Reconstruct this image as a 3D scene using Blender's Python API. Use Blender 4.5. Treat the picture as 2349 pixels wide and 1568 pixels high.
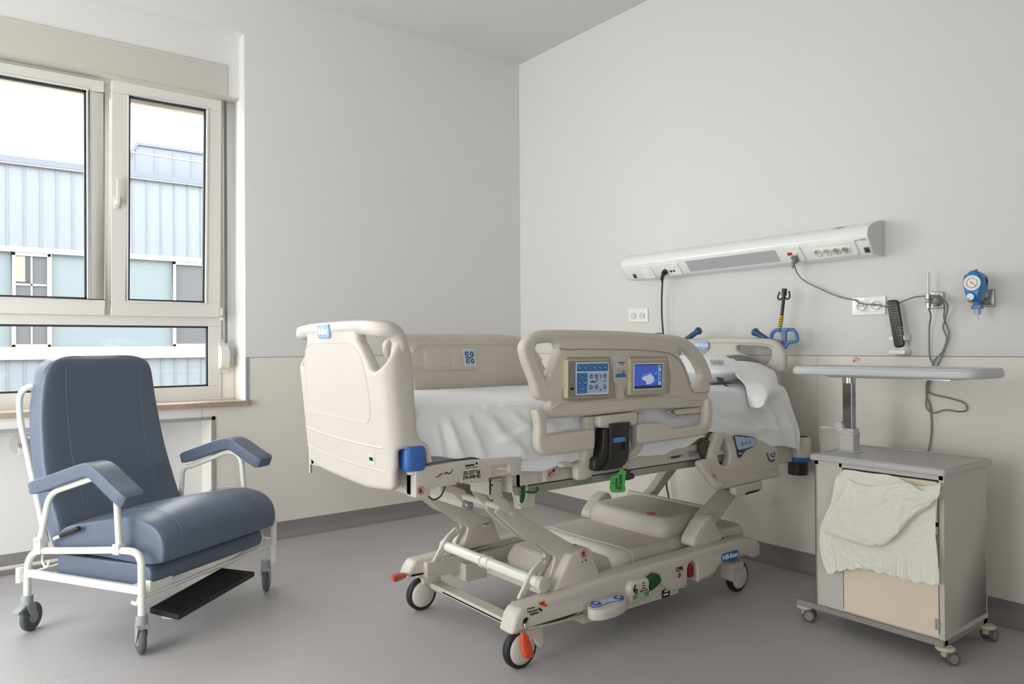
import bpy, bmesh, math, random
from math import sin, cos, pi, radians, hypot
from mathutils import Vector, Matrix, noise

for _o in list(bpy.data.objects): bpy.data.objects.remove(_o)
SC = bpy.context.scene
COL = SC.collection
random.seed(7)

# ---------------------------------------------------------------- camera
CAM = Vector((-3.586, -4.591, 1.2))
F_PX, PITCH, ROLL, YAW = 1683.6, .0054, -.0066, .9197
FV = Vector((cos(YAW)*cos(PITCH), sin(YAW)*cos(PITCH), sin(PITCH)))
RV = Vector((sin(YAW), -cos(YAW), 0)); UV = RV.cross(FV)
RC = RV*cos(ROLL)+UV*sin(ROLL); UC = UV*cos(ROLL)-RV*sin(ROLL)
cam = bpy.data.cameras.new('camera'); camo = bpy.data.objects.new('camera', cam); COL.objects.link(camo)
cam.sensor_width = 36; cam.lens = F_PX/2349*36; cam.clip_end = 200; cam.clip_start = .05
_m = Matrix((RC, UC, -FV)).transposed().to_4x4(); _m.translation = CAM
camo.matrix_world = _m
SC.camera = camo

# ---------------------------------------------------------------- sky, daylight, exposure
W = bpy.data.worlds.new('sky'); SC.world = W; W.use_nodes = True
_bg = W.node_tree.nodes['Background']
_bg.inputs[0].default_value = (1, .99, .975, 1); _bg.inputs[1].default_value = SKY_STRENGTH = 4.8
def portal(name, loc, rot, sx, sy):
    l = bpy.data.lights.new(name, 'AREA'); l.shape = 'RECTANGLE'; l.size = sx; l.size_y = sy
    l.cycles.is_portal = True
    o = bpy.data.objects.new(name, l); COL.objects.link(o); o.location = loc; o.rotation_euler = rot
portal('window_portal', (-3.5, .27, 1.8), (radians(-90), 0, 0), 2.6, 1.9)
portal('side_window_portal', (-5.92, -1.9, 1.3), (0, radians(-90), 0), 2.4, 3.2)
portal('fill_window_portal', (-4.75, -6.5, 1.45), (radians(90), 0, 0), 1.4, 1.5)  # portal of the added, unseen fill window in the front wall
SC.view_settings.view_transform = 'Standard'; SC.view_settings.look = 'None'
SC.view_settings.gamma = 1; SC.view_settings.exposure = EXPO = 1.03
SC.view_settings.use_curve_mapping = False

# ---------------------------------------------------------------- measuring helpers: a viewing ray meets a known plane of the room
def ray(px, py):
    return FV + RC*((px-1174.5)/F_PX) + UC*(-(py-784)/F_PX)
def on(ax, v, px, py, K=(0, 0, 1)):
    d = ray(K[0]+px/K[2], K[1]+py/K[2]); i = 'xyz'.index(ax)
    return CAM + d*((v-CAM[i])/d[i])
AX = {'x': (1, 2), 'y': (0, 2), 'z': (0, 1)}
def pp(ax, v, K, pts):
    a, b = AX[ax]; out = []
    for x, y in pts:
        p = on(ax, v, x, y, K); out.append((p[a], p[b]))
    return out
K1=(880,1020,2.903); K2=(1200,1020,3.647); K3=(1540,730,3.733); K4=(1400,490,3.3557); K5=(1900,580,3.267); K6=(1780,960,2.613)
KR=(1180,730,3.7327); KF=(640,700,3.267); KM=(1180,900,6.271); KH=(1580,980,6.532); KB=(830,900,6.032); KP=(1580,780,6.03)
KS=(1280,800,8.389); KL=(960,1040,9.035); KQ=(1340,1240,8.389); KW=(0,0,3.1357); KV=(0,500,3.1357); K0=(0,0,1)

# ---------------------------------------------------------------- materials
def lin(c):
    c = c/255
    return c/12.92 if c <= .04045 else ((c+.055)/1.055)**2.4
MATS = {}
def mat(name, rgb, rough=.5, metal=0, bump=0, bscale=60, var=0, vscale=3, spec=.5, speck=None, coat=0, emit=0, trans=0, sheen=0, alpha=1):
    if name in MATS: return MATS[name]
    m = bpy.data.materials.new(name); m.use_nodes = True; nt = m.node_tree; N = nt.nodes; L = nt.links
    b = N['Principled BSDF']; col = (lin(rgb[0]), lin(rgb[1]), lin(rgb[2]), 1)
    b.inputs['Base Color'].default_value = col; b.inputs['Roughness'].default_value = rough
    b.inputs['Metallic'].default_value = metal; b.inputs['Specular IOR Level'].default_value = spec
    b.inputs['Coat Weight'].default_value = coat; b.inputs['Coat Roughness'].default_value = .15
    b.inputs['Transmission Weight'].default_value = trans; b.inputs['Sheen Weight'].default_value = sheen
    b.inputs['Alpha'].default_value = alpha
    if emit:
        b.inputs['Emission Color'].default_value = col; b.inputs['Emission Strength'].default_value = emit
    tc = N.new('ShaderNodeTexCoord')
    def nz(scale, detail=3):
        n = N.new('ShaderNodeTexNoise'); n.inputs['Scale'].default_value = scale; n.inputs['Detail'].default_value = detail
        L.new(tc.outputs['Object'], n.inputs['Vector']); return n
    if var or speck:
        mx = N.new('ShaderNodeMix'); mx.data_type = 'RGBA'
        mx.inputs[6].default_value = col
        k = 1-var
        mx.inputs[7].default_value = (col[0]*k, col[1]*k, col[2]*k, 1)
        L.new(nz(vscale).outputs['Fac'], mx.inputs[0])
        src = mx.outputs[2]
        if speck:
            m2 = N.new('ShaderNodeMix'); m2.data_type = 'RGBA'; m2.blend_type = 'MULTIPLY'
            r = N.new('ShaderNodeValToRGB'); r.color_ramp.elements[0].position = .36; r.color_ramp.elements[1].position = .62
            a = speck[1]; r.color_ramp.elements[0].color = (a, a, a, 1); r.color_ramp.elements[1].color = (1, 1, 1, 1)
            L.new(nz(speck[0], 2).outputs['Fac'], r.inputs[0]); m2.inputs[0].default_value = 1
            L.new(src, m2.inputs[6]); L.new(r.outputs[0], m2.inputs[7]); src = m2.outputs[2]
        L.new(src, b.inputs['Base Color'])
    bp = N.new('ShaderNodeBump'); bp.inputs['Strength'].default_value = bump if bump else .02; bp.inputs['Distance'].default_value = .002
    L.new(nz(bscale).outputs['Fac'], bp.inputs['Height']); L.new(bp.outputs[0], b.inputs['Normal'])
    MATS[name] = m; return m

def glass_mat(name, tint=(1, 1, 1), refl=.06):
    m = bpy.data.materials.new(name); m.use_nodes = True; nt = m.node_tree; N = nt.nodes; L = nt.links
    N.remove(N['Principled BSDF']); o = N['Material Output']
    t = N.new('ShaderNodeBsdfTransparent'); t.inputs[0].default_value = (*tint, 1)
    g = N.new('ShaderNodeBsdfGlossy'); g.inputs['Roughness'].default_value = .02
    x = N.new('ShaderNodeMixShader'); x.inputs[0].default_value = refl
    L.new(t.outputs[0], x.inputs[1]); L.new(g.outputs[0], x.inputs[2]); L.new(x.outputs[0], o.inputs[0])
    MATS[name] = m; return m

# ---------------------------------------------------------------- mesh builder
def fillet(pts, r, n=4):
    if r <= 0: return [tuple(p) for p in pts]
    out = []; m = len(pts)
    for i in range(m):
        p = Vector(pts[i]); a = Vector(pts[i-1]); b = Vector(pts[(i+1) % m])
        da, db = (a-p), (b-p); la, lb = da.length, db.length
        if la < 1e-6 or lb < 1e-6: continue
        if da.angle(db, pi) > 2.95: out.append(tuple(p)); continue
        t = min(r, la*.46, lb*.46); s = p+da/la*t; e = p+db/lb*t
        for k in range(n+1):
            u = k/n; q = s*(1-u)**2+p*2*u*(1-u)+e*u*u; out.append(tuple(q))
    return out
def area2(p):
    return sum(p[i-1][0]*p[i][1]-p[i][0]*p[i-1][1] for i in range(len(p)))
def curve_mesh(cu):
    o = bpy.data.objects.new('tmp', cu); COL.objects.link(o)
    dg = bpy.context.evaluated_depsgraph_get()
    me = bpy.data.meshes.new_from_object(o.evaluated_get(dg))
    V = [v.co.copy() for v in me.vertices]; F = [tuple(p.vertices) for p in me.polygons]
    bpy.data.objects.remove(o); bpy.data.meshes.remove(me); bpy.data.curves.remove(cu)
    return V, F
def fill2d(outline, holes, depth, bev, res=2):
    cu = bpy.data.curves.new('tmp', 'CURVE'); cu.dimensions = '2D'; cu.fill_mode = 'BOTH'
    for k, loop in enumerate([outline]+list(holes)):
        if (area2(loop) > 0) != (k == 0): loop = loop[::-1]
        s = cu.splines.new('POLY'); s.points.add(len(loop)-1); s.use_cyclic_u = True
        for q, p in zip(s.points, loop): q.co = (p[0], p[1], 0, 1)
    bev = min(bev, depth*.49)
    cu.extrude = depth/2-bev; cu.bevel_depth = bev; cu.bevel_resolution = res; cu.offset = -bev if bev > 0 else 0
    return curve_mesh(cu)

def frame(d):
    d = d.normalized(); a = Vector((0, 0, 1)) if abs(d.z) < .9 else Vector((1, 0, 0))
    x = a.cross(d).normalized(); return x, d.cross(x)

def smooth_path(pts, n=6, closed=False):
    P = [Vector(p) for p in pts]; m = len(P); out = []
    rng = range(m) if closed else range(m-1)
    for i in rng:
        if closed: p0, p1, p2, p3 = P[i-1], P[i], P[(i+1) % m], P[(i+2) % m]
        else: p0, p1, p2, p3 = P[max(i-1, 0)], P[i], P[i+1], P[min(i+2, m-1)]
        for k in range(n):
            t = k/n
            out.append(.5*((2*p1)+(p2-p0)*t+(2*p0-5*p1+4*p2-p3)*t*t+(3*p1-p0-3*p2+p3)*t**3))
    if not closed: out.append(P[-1])
    return out

class MB:
    def __init__(s, xf=None): s.V = []; s.F = []; s.xf = xf
    def add(s, V, F, mi=0, sm=True):
        b = len(s.V)
        s.V += [(s.xf @ Vector(v)) if s.xf else Vector(v) for v in V]
        s.F += [(tuple(b+i for i in f), mi, sm) for f in F]; return s
    def box(s, x0, x1, y0, y1, z0, z1, mi=0):
        V = [(x, y, z) for x in (x0, x1) for y in (y0, y1) for z in (z0, z1)]
        return s.add(V, [(0, 1, 3, 2), (4, 6, 7, 5), (0, 4, 5, 1), (2, 3, 7, 6), (0, 2, 6, 4), (1, 5, 7, 3)], mi, False)
    def obox(s, c, sx, sy, sz, rx=(1, 0, 0), ry=(0, 1, 0), rz=(0, 0, 1), mi=0):
        c = Vector(c); X, Y, Z = (Vector(a)*h/2 for a, h in ((rx, sx), (ry, sy), (rz, sz)))
        V = [c+X*a+Y*b+Z*d for a in (-1, 1) for b in (-1, 1) for d in (-1, 1)]
        return s.add(V, [(0, 1, 3, 2), (4, 6, 7, 5), (0, 4, 5, 1), (2, 3, 7, 6), (0, 2, 6, 4), (1, 5, 7, 3)], mi, False)
    def bar(s, p0, p1, w, h, up=(0, 0, 1), mi=0):
        p0, p1 = Vector(p0), Vector(p1); d = p1-p0; L = d.length; d.normalize()
        y = Vector(up).cross(d).normalized(); z = d.cross(y)
        return s.obox((p0+p1)/2, L, w, h, d, y, z, mi)
    def cyl(s, p0, p1, r0, r1=None, n=24, mi=0):
        return s.loft_rings([(p0, r0), (p1, r0 if r1 is None else r1)], n, mi)
    def loft_rings(s, pr, n=24, mi=0):
        P = [Vector(p) for p, _ in pr]; x, y = frame(P[-1]-P[0]); V = []; F = []
        for p, r in zip(P, [r for _, r in pr]):
            V += [p+(x*cos(2*pi*k/n)+y*sin(2*pi*k/n))*r for k in range(n)]
        for i in range(len(P)-1):
            F += [(i*n+k, i*n+(k+1) % n, (i+1)*n+(k+1) % n, (i+1)*n+k) for k in range(n)]
        s.add(V, F, mi, True)
        b = len(s.V)-len(V)
        s.F += [(tuple(b+k for k in range(n))[::-1], mi, False), (tuple(b+(len(P)-1)*n+k for k in range(n)), mi, False)]
        return s
    def lathe(s, c, ax, prof, n=28, mi=0):
        c = Vector(c); ax = Vector(ax).normalized()
        return s.loft_rings([(c+ax*h, max(r, 1e-4)) for h, r in prof], n, mi)
    def tube(s, pts, r, n=10, closed=False, mi=0, sq=1, up=None):
        P = [Vector(p) for p in pts]; m = len(P); V = []; F = []; x = None
        for i in range(m):
            if closed: d = P[(i+1) % m]-P[i-1]
            else: d = P[min(i+1, m-1)]-P[max(i-1, 0)]
            d.normalize()
            if up is not None: x = Vector(up).cross(d).normalized()
            elif x is None: x = frame(d)[0]
            else: x = (x-d*x.dot(d)).normalized()
            y = d.cross(x); rr = r[i] if isinstance(r, (list, tuple)) else r
            V += [P[i]+x*cos(2*pi*k/n)*rr*sq+y*sin(2*pi*k/n)*rr for k in range(n)]
        for i in range(m if closed else m-1):
            j = (i+1) % m
            F += [(i*n+k, i*n+(k+1) % n, j*n+(k+1) % n, j*n+k) for k in range(n)]
        if not closed: F += [tuple(range(n))[::-1], tuple((m-1)*n+k for k in range(n))]
        return s.add(V, F, mi, True)
    def sph(s, c, r, mi=0, nu=20, nv=12, e=1):
        c = Vector(c); R = Vector(r) if hasattr(r, '__len__') else Vector((r, r, r)); V = []; F = []
        f = lambda t: math.copysign(abs(t)**e, t)
        for j in range(nv+1):
            b = pi*j/nv-pi/2
            for i in range(nu):
                a = 2*pi*i/nu; V.append(c+Vector((R.x*f(cos(b))*f(cos(a)), R.y*f(cos(b))*f(sin(a)), R.z*f(sin(b)))))
        for j in range(nv): F += [(j*nu+i, j*nu+(i+1) % nu, (j+1)*nu+(i+1) % nu, (j+1)*nu+i) for i in range(nu)]
        return s.add(V, F, mi, True)
    def grid(s, fn, nu, nv, mi=0, cu=False):
        V = [fn(i/nu, j/nv) for j in range(nv+1) for i in range(nu+1)]; w = nu+1
        return s.add(V, [(j*w+i, j*w+i+1, (j+1)*w+i+1, (j+1)*w+i) for j in range(nv) for i in range(nu)], mi, True)
    def loft(s, rings, mi=0, caps=True):
        n = len(rings[0]); V = [p for r in rings for p in r]
        F = [(i*n+k, i*n+(k+1) % n, (i+1)*n+(k+1) % n, (i+1)*n+k) for i in range(len(rings)-1) for k in range(n)]
        if caps: F += [tuple(range(n))[::-1], tuple((len(rings)-1)*n+k for k in range(n))]
        return s.add(V, F, mi, True)
    def plate(s, ax, v, depth, pts, holes=(), bev=.004, r=.01, hr=None, mi=0, res=2):
        """solid plate: outline in the plane ax=v (outer face), running to v+depth"""
        V, F = fill2d(fillet(pts, r), [fillet(h, r if hr is None else hr) for h in holes], abs(depth), bev, res)
        c = v+depth/2; a, b = AX[ax]; out = []
        for p in V:
            q = [0, 0, 0]; q[a] = p.x; q[b] = p.y; q['xyz'.index(ax)] = c+p.z; out.append(q)
        return s.add(out, F, mi, False if bev < .003 else True)
    def wrap(s, fn, depth, pts, holes=(), bev=.004, r=.01, cuts=(), mi=0, res=3):
        V, F = fill2d(fillet(pts, r), [fillet(h, r) for h in holes], depth, bev, res)
        bm = bmesh.new(); vs = [bm.verts.new(v) for v in V]
        for f in F:
            try: bm.faces.new([vs[i] for i in f])
            except ValueError: pass
        for c in cuts: bmesh.ops.bisect_plane(bm, geom=bm.verts[:]+bm.edges[:]+bm.faces[:], plane_co=(c, 0, 0), plane_no=(1, 0, 0))
        bm.verts.index_update(); V = [fn(v.co.x, v.co.y, v.co.z+depth/2) for v in bm.verts]; F = [tuple(v.index for v in f.verts) for f in bm.faces]
        bm.free(); return s.add(V, F, mi, True)
    def text(s, t, o, right, up, size, mi=0, thick=.0006, ax=1, bold=0, align='CENTER'):
        cu = bpy.data.curves.new('tmp', 'FONT'); cu.body = t; cu.size = size; cu.align_x = align; cu.align_y = 'CENTER'
        cu.extrude = thick; cu.offset = bold; cu.resolution_u = 3
        V, F = curve_mesh(cu); o = Vector(o); R = Vector(right).normalized(); U = Vector(up).normalized(); N = R.cross(U)
        return s.add([o+R*p.x*ax+U*p.y+N*p.z for p in V], F, mi, False)
    def build(s, name, mats, parent=None, bevel=0, seg=2, sub=0, solid=0, loc=None, label=None, keepn=False):
        if not isinstance(mats, (list, tuple)): mats = [mats]
        inv = None
        if parent is not None: inv = ROOT[root_of(parent).name].inverted()
        elif loc is None:
            lo = [min(v[i] for v in s.V) for i in range(3)]; hi = [max(v[i] for v in s.V) for i in range(3)]
            loc = ((lo[0]+hi[0])/2, (lo[1]+hi[1])/2, lo[2])
        if inv is None: inv = Matrix.Translation(-Vector(loc))
        bm = bmesh.new(); vs = [bm.verts.new(inv @ v) for v in s.V]
        for f, mi, sm in s.F:
            try: g = bm.faces.new([vs[i] for i in f]); g.material_index = mi; g.smooth = sm
            except ValueError: pass
        bmesh.ops.remove_doubles(bm, verts=bm.verts, dist=1e-5)
        if not keepn: bmesh.ops.recalc_face_normals(bm, faces=bm.faces)
        me = bpy.data.meshes.new(name); bm.to_mesh(me); bm.free()
        for m in mats: me.materials.append(m)
        o = bpy.data.objects.new(name, me); COL.objects.link(o)
        if parent is not None: o.parent = parent
        else: o.location = loc; ROOT[o.name] = Matrix.Translation(Vector(loc))
        if solid: q = o.modifiers.new('solidify', 'SOLIDIFY'); q.thickness = solid; q.offset = 0
        if bevel:
            q = o.modifiers.new('bevel', 'BEVEL'); q.width = bevel; q.segments = seg; q.limit_method = 'ANGLE'; q.angle_limit = radians(40)
            q.harden_normals = True
            for p in me.polygons: p.use_smooth = True
        else:
            try: me.set_sharp_from_angle(angle=radians(50))
            except Exception: pass
        if sub: q = o.modifiers.new('subsurf', 'SUBSURF'); q.levels = sub; q.render_levels = sub
        if label: o['label'] = label
        return o
ROOT = {}
def root_of(o):
    while o.parent: o = o.parent
    return o
def tag(o, label, cat, group=None, kind=None):
    if label: o['label'] = label
    if cat: o['category'] = cat
    if group: o['group'] = group
    if kind: o['kind'] = kind
    return o
def thing(name, label, cat, loc, rotz=0, group=None, kind=None):
    o = bpy.data.objects.new(name, None); COL.objects.link(o); o.empty_display_size = .1
    o.location = loc; o.rotation_euler = (0, 0, rotz)
    ROOT[o.name] = Matrix.Translation(Vector(loc)) @ Matrix.Rotation(rotz, 4, 'Z')
    return tag(o, label, cat, group, kind)
def struct(name, mb, m, parent=None, **k):
    o = mb.build(name, m, parent, **k)
    if parent is None: o['kind'] = 'structure'
    return o
def lerp(a, b, t): return a+(b-a)*t
def interp(tab, x):
    if x <= tab[0][0]: return tab[0][1]
    for (a, u), (b, w) in zip(tab, tab[1:]):
        if x <= b:
            t = (x-a)/(b-a); t = t*t*(3-2*t); return u+(w-u)*t
    return tab[-1][1]
def surf(ctrl):
    """smooth surface through a grid of 3-D control points"""
    rows = len(ctrl); cols = len(ctrl[0])
    def cr(P, t):
        n = len(P)-1; x = min(max(t, 0), 1)*n; i = min(int(x), n-1); f = x-i
        p0, p1, p2, p3 = P[max(i-1, 0)], P[i], P[i+1], P[min(i+2, n)]
        return .5*((2*p1)+(p2-p0)*f+(2*p0-5*p1+4*p2-p3)*f*f+(3*p1-p0-3*p2+p3)*f**3)
    return lambda u, v: cr([cr([Vector(q) for q in r], u) for r in ctrl], v)
# ================================================================= THE ROOM
H = 3.433; WZ = 1.14; XL = -5.7; YF = -6.4; WR = -2.152; WL = -5.0
wall_m = mat('wall paint', (218, 217, 215), .75, bump=.25, bscale=350)
wains_m = mat('ivory wall sheet', (229, 224, 215), .42, bump=.05, bscale=200, var=.04, vscale=1.2)
ceil_m = mat('ceiling paint', (214, 212, 209), .85, bump=.1, bscale=200)
floor_m = mat('grey vinyl floor', (186, 183, 184), .40, bump=.12, bscale=500, var=.07, vscale=1.3, speck=(420, .86), spec=.35)
base_m = mat('grey vinyl skirting', (140, 135, 135), .5, bump=.1, bscale=500, speck=(420, .82), spec=.3)
pvc = mat('white window plastic', (214, 212, 206), .32, spec=.4)
cream = mat('cream shutter box', (196, 192, 184), .5, var=.03, vscale=2)
gray_trim = mat('grey edge strip', (150, 153, 155), .45)
gasket = mat('dark gasket', (38, 44, 52), .6)
stone = mat('beige limestone sill', (188, 166, 146), .28, var=.3, vscale=14, speck=(60, .8))
glass = glass_mat('window glass', (.97, .985, .99), .05)

m = MB(); m.box(XL-.2, .2, YF-.2, .35, -.1, 0); struct('floor', m, floor_m)
m = MB(); m.box(XL-.2, .2, YF-.2, .35, H, H+.1); struct('ceiling', m, ceil_m)
m = MB()
m.box(WR, .2, 0, .35, 0, H).box(XL-.2, WR, 0, .35, 3.141, H).box(-2.355, WR, 0, .35, 0, .85)
m.box(WL, -2.355, 0, .35, .776, .85).box(WL, -2.355, .2, .35, 0, .776).box(WL, WR, .1, .35, 2.765, 3.141)
m.box(-2.236, WR, .21, .35, .85, 2.765).box(XL-.2, WL, 0, .35, 0, 3.141)
struct('wall_back', m, wall_m)
m = MB(); m.box(0, .2, YF-.2, 0, 0, H); struct('wall_right', m, wall_m)
m = MB(); m.box(XL-.2, XL, YF-.2, -3.5, 0, H).box(XL-.2, XL, -.3, .35, 0, H).box(XL-.2, XL, -3.5, -.3, 0, .1).box(XL-.2, XL, -3.5, -.3, 2.6, H)
struct('wall_left', m, wall_m)
m = MB(); m.box(XL, -5.4, YF-.2, YF, 0, H).box(-4.0, 0, YF-.2, YF, 0, H).box(-5.4, -4.0, YF-.2, YF, 0, .7).box(-5.4, -4.0, YF-.2, YF, 2.2, H); struct('wall_front', m, wall_m)  # opening cut for the added fill window
# ivory wainscot sheets
m = MB(); m.box(WR+.018, -.004, -.004, 0, .08, WZ).box(-2.335, WR+.018, -.004, 0, .08, .85).box(WL, -2.335, -.004, 0, .79, .85)
m.box(WR-.004, WR, -.004, .2, .876, WZ).box(-2.236, WR-.004, .206, .21, .876, WZ).box(-2.359, -2.355, 0, .2, .1, .776)
m.box(-2.412, -2.410, -.0048, -.004, .79, .85, 1)
m.box(WR, 0, -.0046, 0, WZ-.0025, WZ+.0015, 1)
struct('trim_1', m, [wains_m, mat('joint line', (150, 146, 138), .7)])
m = MB(); m.box(-.004, 0, YF, -.004, .08, WZ); m.box(-.0046, 0, YF, 0, WZ-.0025, WZ+.0015, 1)
ys_ = on('x', 0, 1879, 1200).y; m.box(-.0044, -.004, ys_-.0007, ys_+.0007, .1, WZ, 1)
struct('trim_2', m, [wains_m, MATS['joint line']])
m = MB(); m.box(WR, WR+.018, -.008, 0, .876, WZ)
m.box(-2.355, -2.335, -.009, 0, .08, .79).box(WL, -2.335, -.009, 0, .770, .79)
struct('trim_3', m, gray_trim)
# coved skirting
def skirting(name, p0, p1, nrm):
    p0, p1, nrm = Vector(p0), Vector(p1), Vector(nrm); prof = [(.0, .1), (.005, .1), (.006, .055), (.010, .035), (.020, .018), (.036, .007), (.06, .0015), (.06, -.005), (0, -.005)]
    m = MB(); m.loft([[p+nrm*a+Vector((0, 0, b)) for a, b in prof] for p in (p0, p1)]); return struct(name, m, base_m)
skirting('baseboard_back', (-2.355, 0, 0), (-.0, 0, 0), (0, -1, 0))
skirting('baseboard_right', (0, 0, 0), (0, YF, 0), (-1, 0, 0))
skirting('baseboard_left', (WL, .2, 0), (-2.355, .2, 0), (0, -1, 0))
# floor seams
m = MB(); m.box(-5.6, -.06, -1.4535, -1.4525, -.001, .0004).box(-2.1595, -2.1585, -6.3, -.05, -.001, .0004)
struct('trim_4', m, mat('floor seam', (168, 163, 160), .5))

# ----------------------------------------------------------------- window_1
win = thing('window_1', None, None, (-3.5, .2, .876), kind='structure')
m = MB()
FX0, FX1, FZ0, FZ1, TZ = WL, -2.238, .878, 2.765, 1.364
m.box(FX0, FX1, .2, .26, FZ0, .962).box(FX0, FX1, .2, .26, 2.725, FZ1).box(FX0, FX1, .2, .26, 1.335, 1.40)
m.box(-2.318, FX1, .2, .26, .962, 1.335).box(-2.262, FX1, .2, .26, 1.4, 2.725)
for a in (-2.877, -3.515, -4.15): m.box(a-.018, a+.018, .2, .26, 1.4, 2.725)
m.box(FX0, -4.9, .2, .26, .962, 2.725).box(-3.55, -3.48, .2, .26, .962, 1.335)
m.box(-2.84, WR-.004, .185, .2, .876, .884)
m.build('window_frame', pvc, win, bevel=.003)
def sash(x0, x1, tilt, handle):
    z0, z1, f = 1.392, 2.733, .088
    X = Matrix.Translation((0, .2, z0)) @ Matrix.Rotation(tilt, 4, 'X') @ Matrix.Translation((0, -.2, -z0))
    m = MB(X); a, b = z0+f, z1-f+.02
    m.box(x0, x1, .165, .2, z0, a).box(x0, x1, .165, .2, b, z1).box(x0, x0+f, .165, .2, a, b).box(x1-f, x1, .165, .2, a, b)
    for (p, q, r, s_) in ((x0+f-.012, x1-f+.012, a-.012, a), (x0+f-.012, x1-f+.012, b, b+.012), (x0+f-.012, x0+f, a, b), (x1-f, x1-f+.012, a, b)):
        m.box(p, q, .160, .166, r, s_)
    s = m.build('window_sash', pvc, win, bevel=.0025)
    g = MB(X); w = .011
    g.box(x0+f, x1-f, .178, .20, a, a+w).box(x0+f, x1-f, .178, .20, b-w, b).box(x0+f, x0+f+w, .178, .2, a, b).box(x1-f-w, x1-f, .178, .2, a, b)
    g.build('gasket', gasket, s)
    g = MB(X); g.box(x0+f, x1-f, .186, .190, a, b); g.build('glass_pane', glass, s)
    if handle:
        h = MB(X); hx = x0+.026; h.box(hx-.014, hx+.014, .153, .165, 2.005, 2.075)
        h.obox((hx+.004, .132, 2.10), .019, .016, .15, mi=0).cyl((hx, .155, 2.04), (hx, .128, 2.04), .011)
        h.build('window_handle', pvc, s, bevel=.004)
sash(-2.862, -2.258, radians(2.6), True); sash(-3.497, -2.893, 0, False); sash(-4.13, -3.533, 0, False); sash(-4.88, -4.17, 0, False)
g = MB(); w = .011
for a, b in ((-3.48, -2.318), (-4.9, -3.55)):
    g.box(a, b, .205, .225, .962, .962+w).box(a, b, .205, .225, 1.335-w, 1.335).box(a, a+w, .205, .225, .962, 1.335).box(b-w, b, .205, .225, .962, 1.335)
g.build('gasket', gasket, win)
g = MB(); g.box(-3.48, -2.318, .222, .226, .962, 1.335); g.build('glass_pane', glass, win)
g = MB(); g.box(-4.9, -3.55, .222, .226, .962, 1.335); g.build('glass_pane', glass, win)
m = MB(); m.box(WL, -2.128, -.035, .2, .847, .877); m.build('window_sill', stone, win, bevel=.003)
m = MB(); m.box(WL, -2.229, .094, .1, 2.762, 2.95).box(WL, -2.229, .090, .1, 2.93, 2.95).box(-2.233, -2.229, .092, .1, 2.762, 2.95)
m.box(WL, -2.165, .1, .26, 2.757, 2.765); m.build('shutter_box', cream, win, bevel=.001)
m = MB(); m.box(-2.255, -2.243, .15, .17, 1.40, 1.45).box(-2.257, -2.241, .148, .172, 1.372, 1.392); m.build('hinge', pvc, win, bevel=.002)
m = MB(); m.box(WL, -2.24, .31, .345, 2.685, 2.80); m.cyl((-2.44, .31, 2.707), (-2.44, .30, 2.707), .009); m.build('roller_shutter', mat('beige shutter slats', (206, 192, 172), .6), win)
# side window (behind the photographer's left)
sw = thing('window_2', None, None, (XL, -2., .1), kind='structure')
m = MB()
for y in (-3.5, -2.73, -1.95, -1.15, -.36): m.box(XL-.12, XL-.05, y, y+.06, .1, 2.6)
m.box(XL-.12, XL-.05, -3.5, -.3, .1, .17).box(XL-.12, XL-.05, -3.5, -.3, 2.53, 2.6); m.build('window_frame', pvc, sw, bevel=.004)
m = MB(); m.box(XL-.09, XL-.086, -3.5, -.3, .15, 2.55); m.build('glass_pane', glass, sw)

fw = thing('fill_window', None, None, (-4.7, YF, .7), kind='structure')  # unseen window added behind the camera to brighten camera-facing sides
m = MB(); m.box(-5.4, -4.0, YF-.12, YF-.05, .7, .77).box(-5.4, -4.0, YF-.12, YF-.05, 2.13, 2.2)
for x in (-5.4, -4.06): m.box(x, x+.06, YF-.12, YF-.05, .7, 2.2)
m.build('window_frame', pvc, fw, bevel=.004)
m = MB(); m.box(-5.38, -4.02, YF-.09, YF-.086, .75, 2.15); m.build('glass_pane', glass, fw)
# shutter strap and its winder on the reveal
m = MB(); m.box(-2.224, -2.206, .180, .1815, 1.23, 2.757)
tag(m.build('shutter_strap', mat('grey woven strap', (118, 116, 114), .8)), 'grey roller shutter strap running down beside the right window sash', 'strap')
w = thing('strap_winder', 'white plastic strap winder box fixed at the window corner above the sill', 'strap winder', (-2.21, .2, 1.08))
m = MB(); m.plate('x', -2.262, .055, [(.2, 1.225), (.155, 1.215), (.125, 1.17), (.122, 1.12), (.135, 1.085), (.155, 1.07), (.2, 1.065)], bev=.006, r=.012)
m.build('housing', pvc, w)
m = MB(); m.box(-2.26, -2.20, .192, .199, 1.04, 1.25); m.cyl((-2.245, .192, 1.048), (-2.245, .19, 1.048), .003, mi=1).cyl((-2.24, .192, 1.24), (-2.24, .19, 1.24), .003, mi=1)
m.build('mounting_plate', [pvc, gasket], w, bevel=.001)

# radiator valve in the recess under the window
v = thing('radiator_valve', 'small white radiator valve on a round wall rosette in the recess below the window', 'valve', (-3.27, .2, .6))
p = on('y', .2, 48, 1018)
m = MB(); m.cyl((p.x, .2, p.z), (p.x, .196, p.z), .055, n=32); m.build('rosette', mat('pale cover', (206, 203, 197), .5), v)
m = MB(); m.cyl((p.x, .197, p.z), (p.x, .14, p.z), .016).cyl((p.x, .16, p.z+.02), (p.x, .16, p.z-.02), .014).obox((p.x+.005, .13, p.z-.03), .045, .05, .042, mi=1)
m.build('valve_body', [mat('brushed nickel', (170, 168, 160), .35, .9), pvc], v, bevel=.003)
m = MB(); m.tube([(-5, .12, .045), (-2.4, .12, .045)], .011); tag(m.build('heating_pipe', mat('cream pipe paint', (203, 199, 188), .4)), 'thin pale heating pipe low along the recess under the window', 'pipe')

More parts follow.
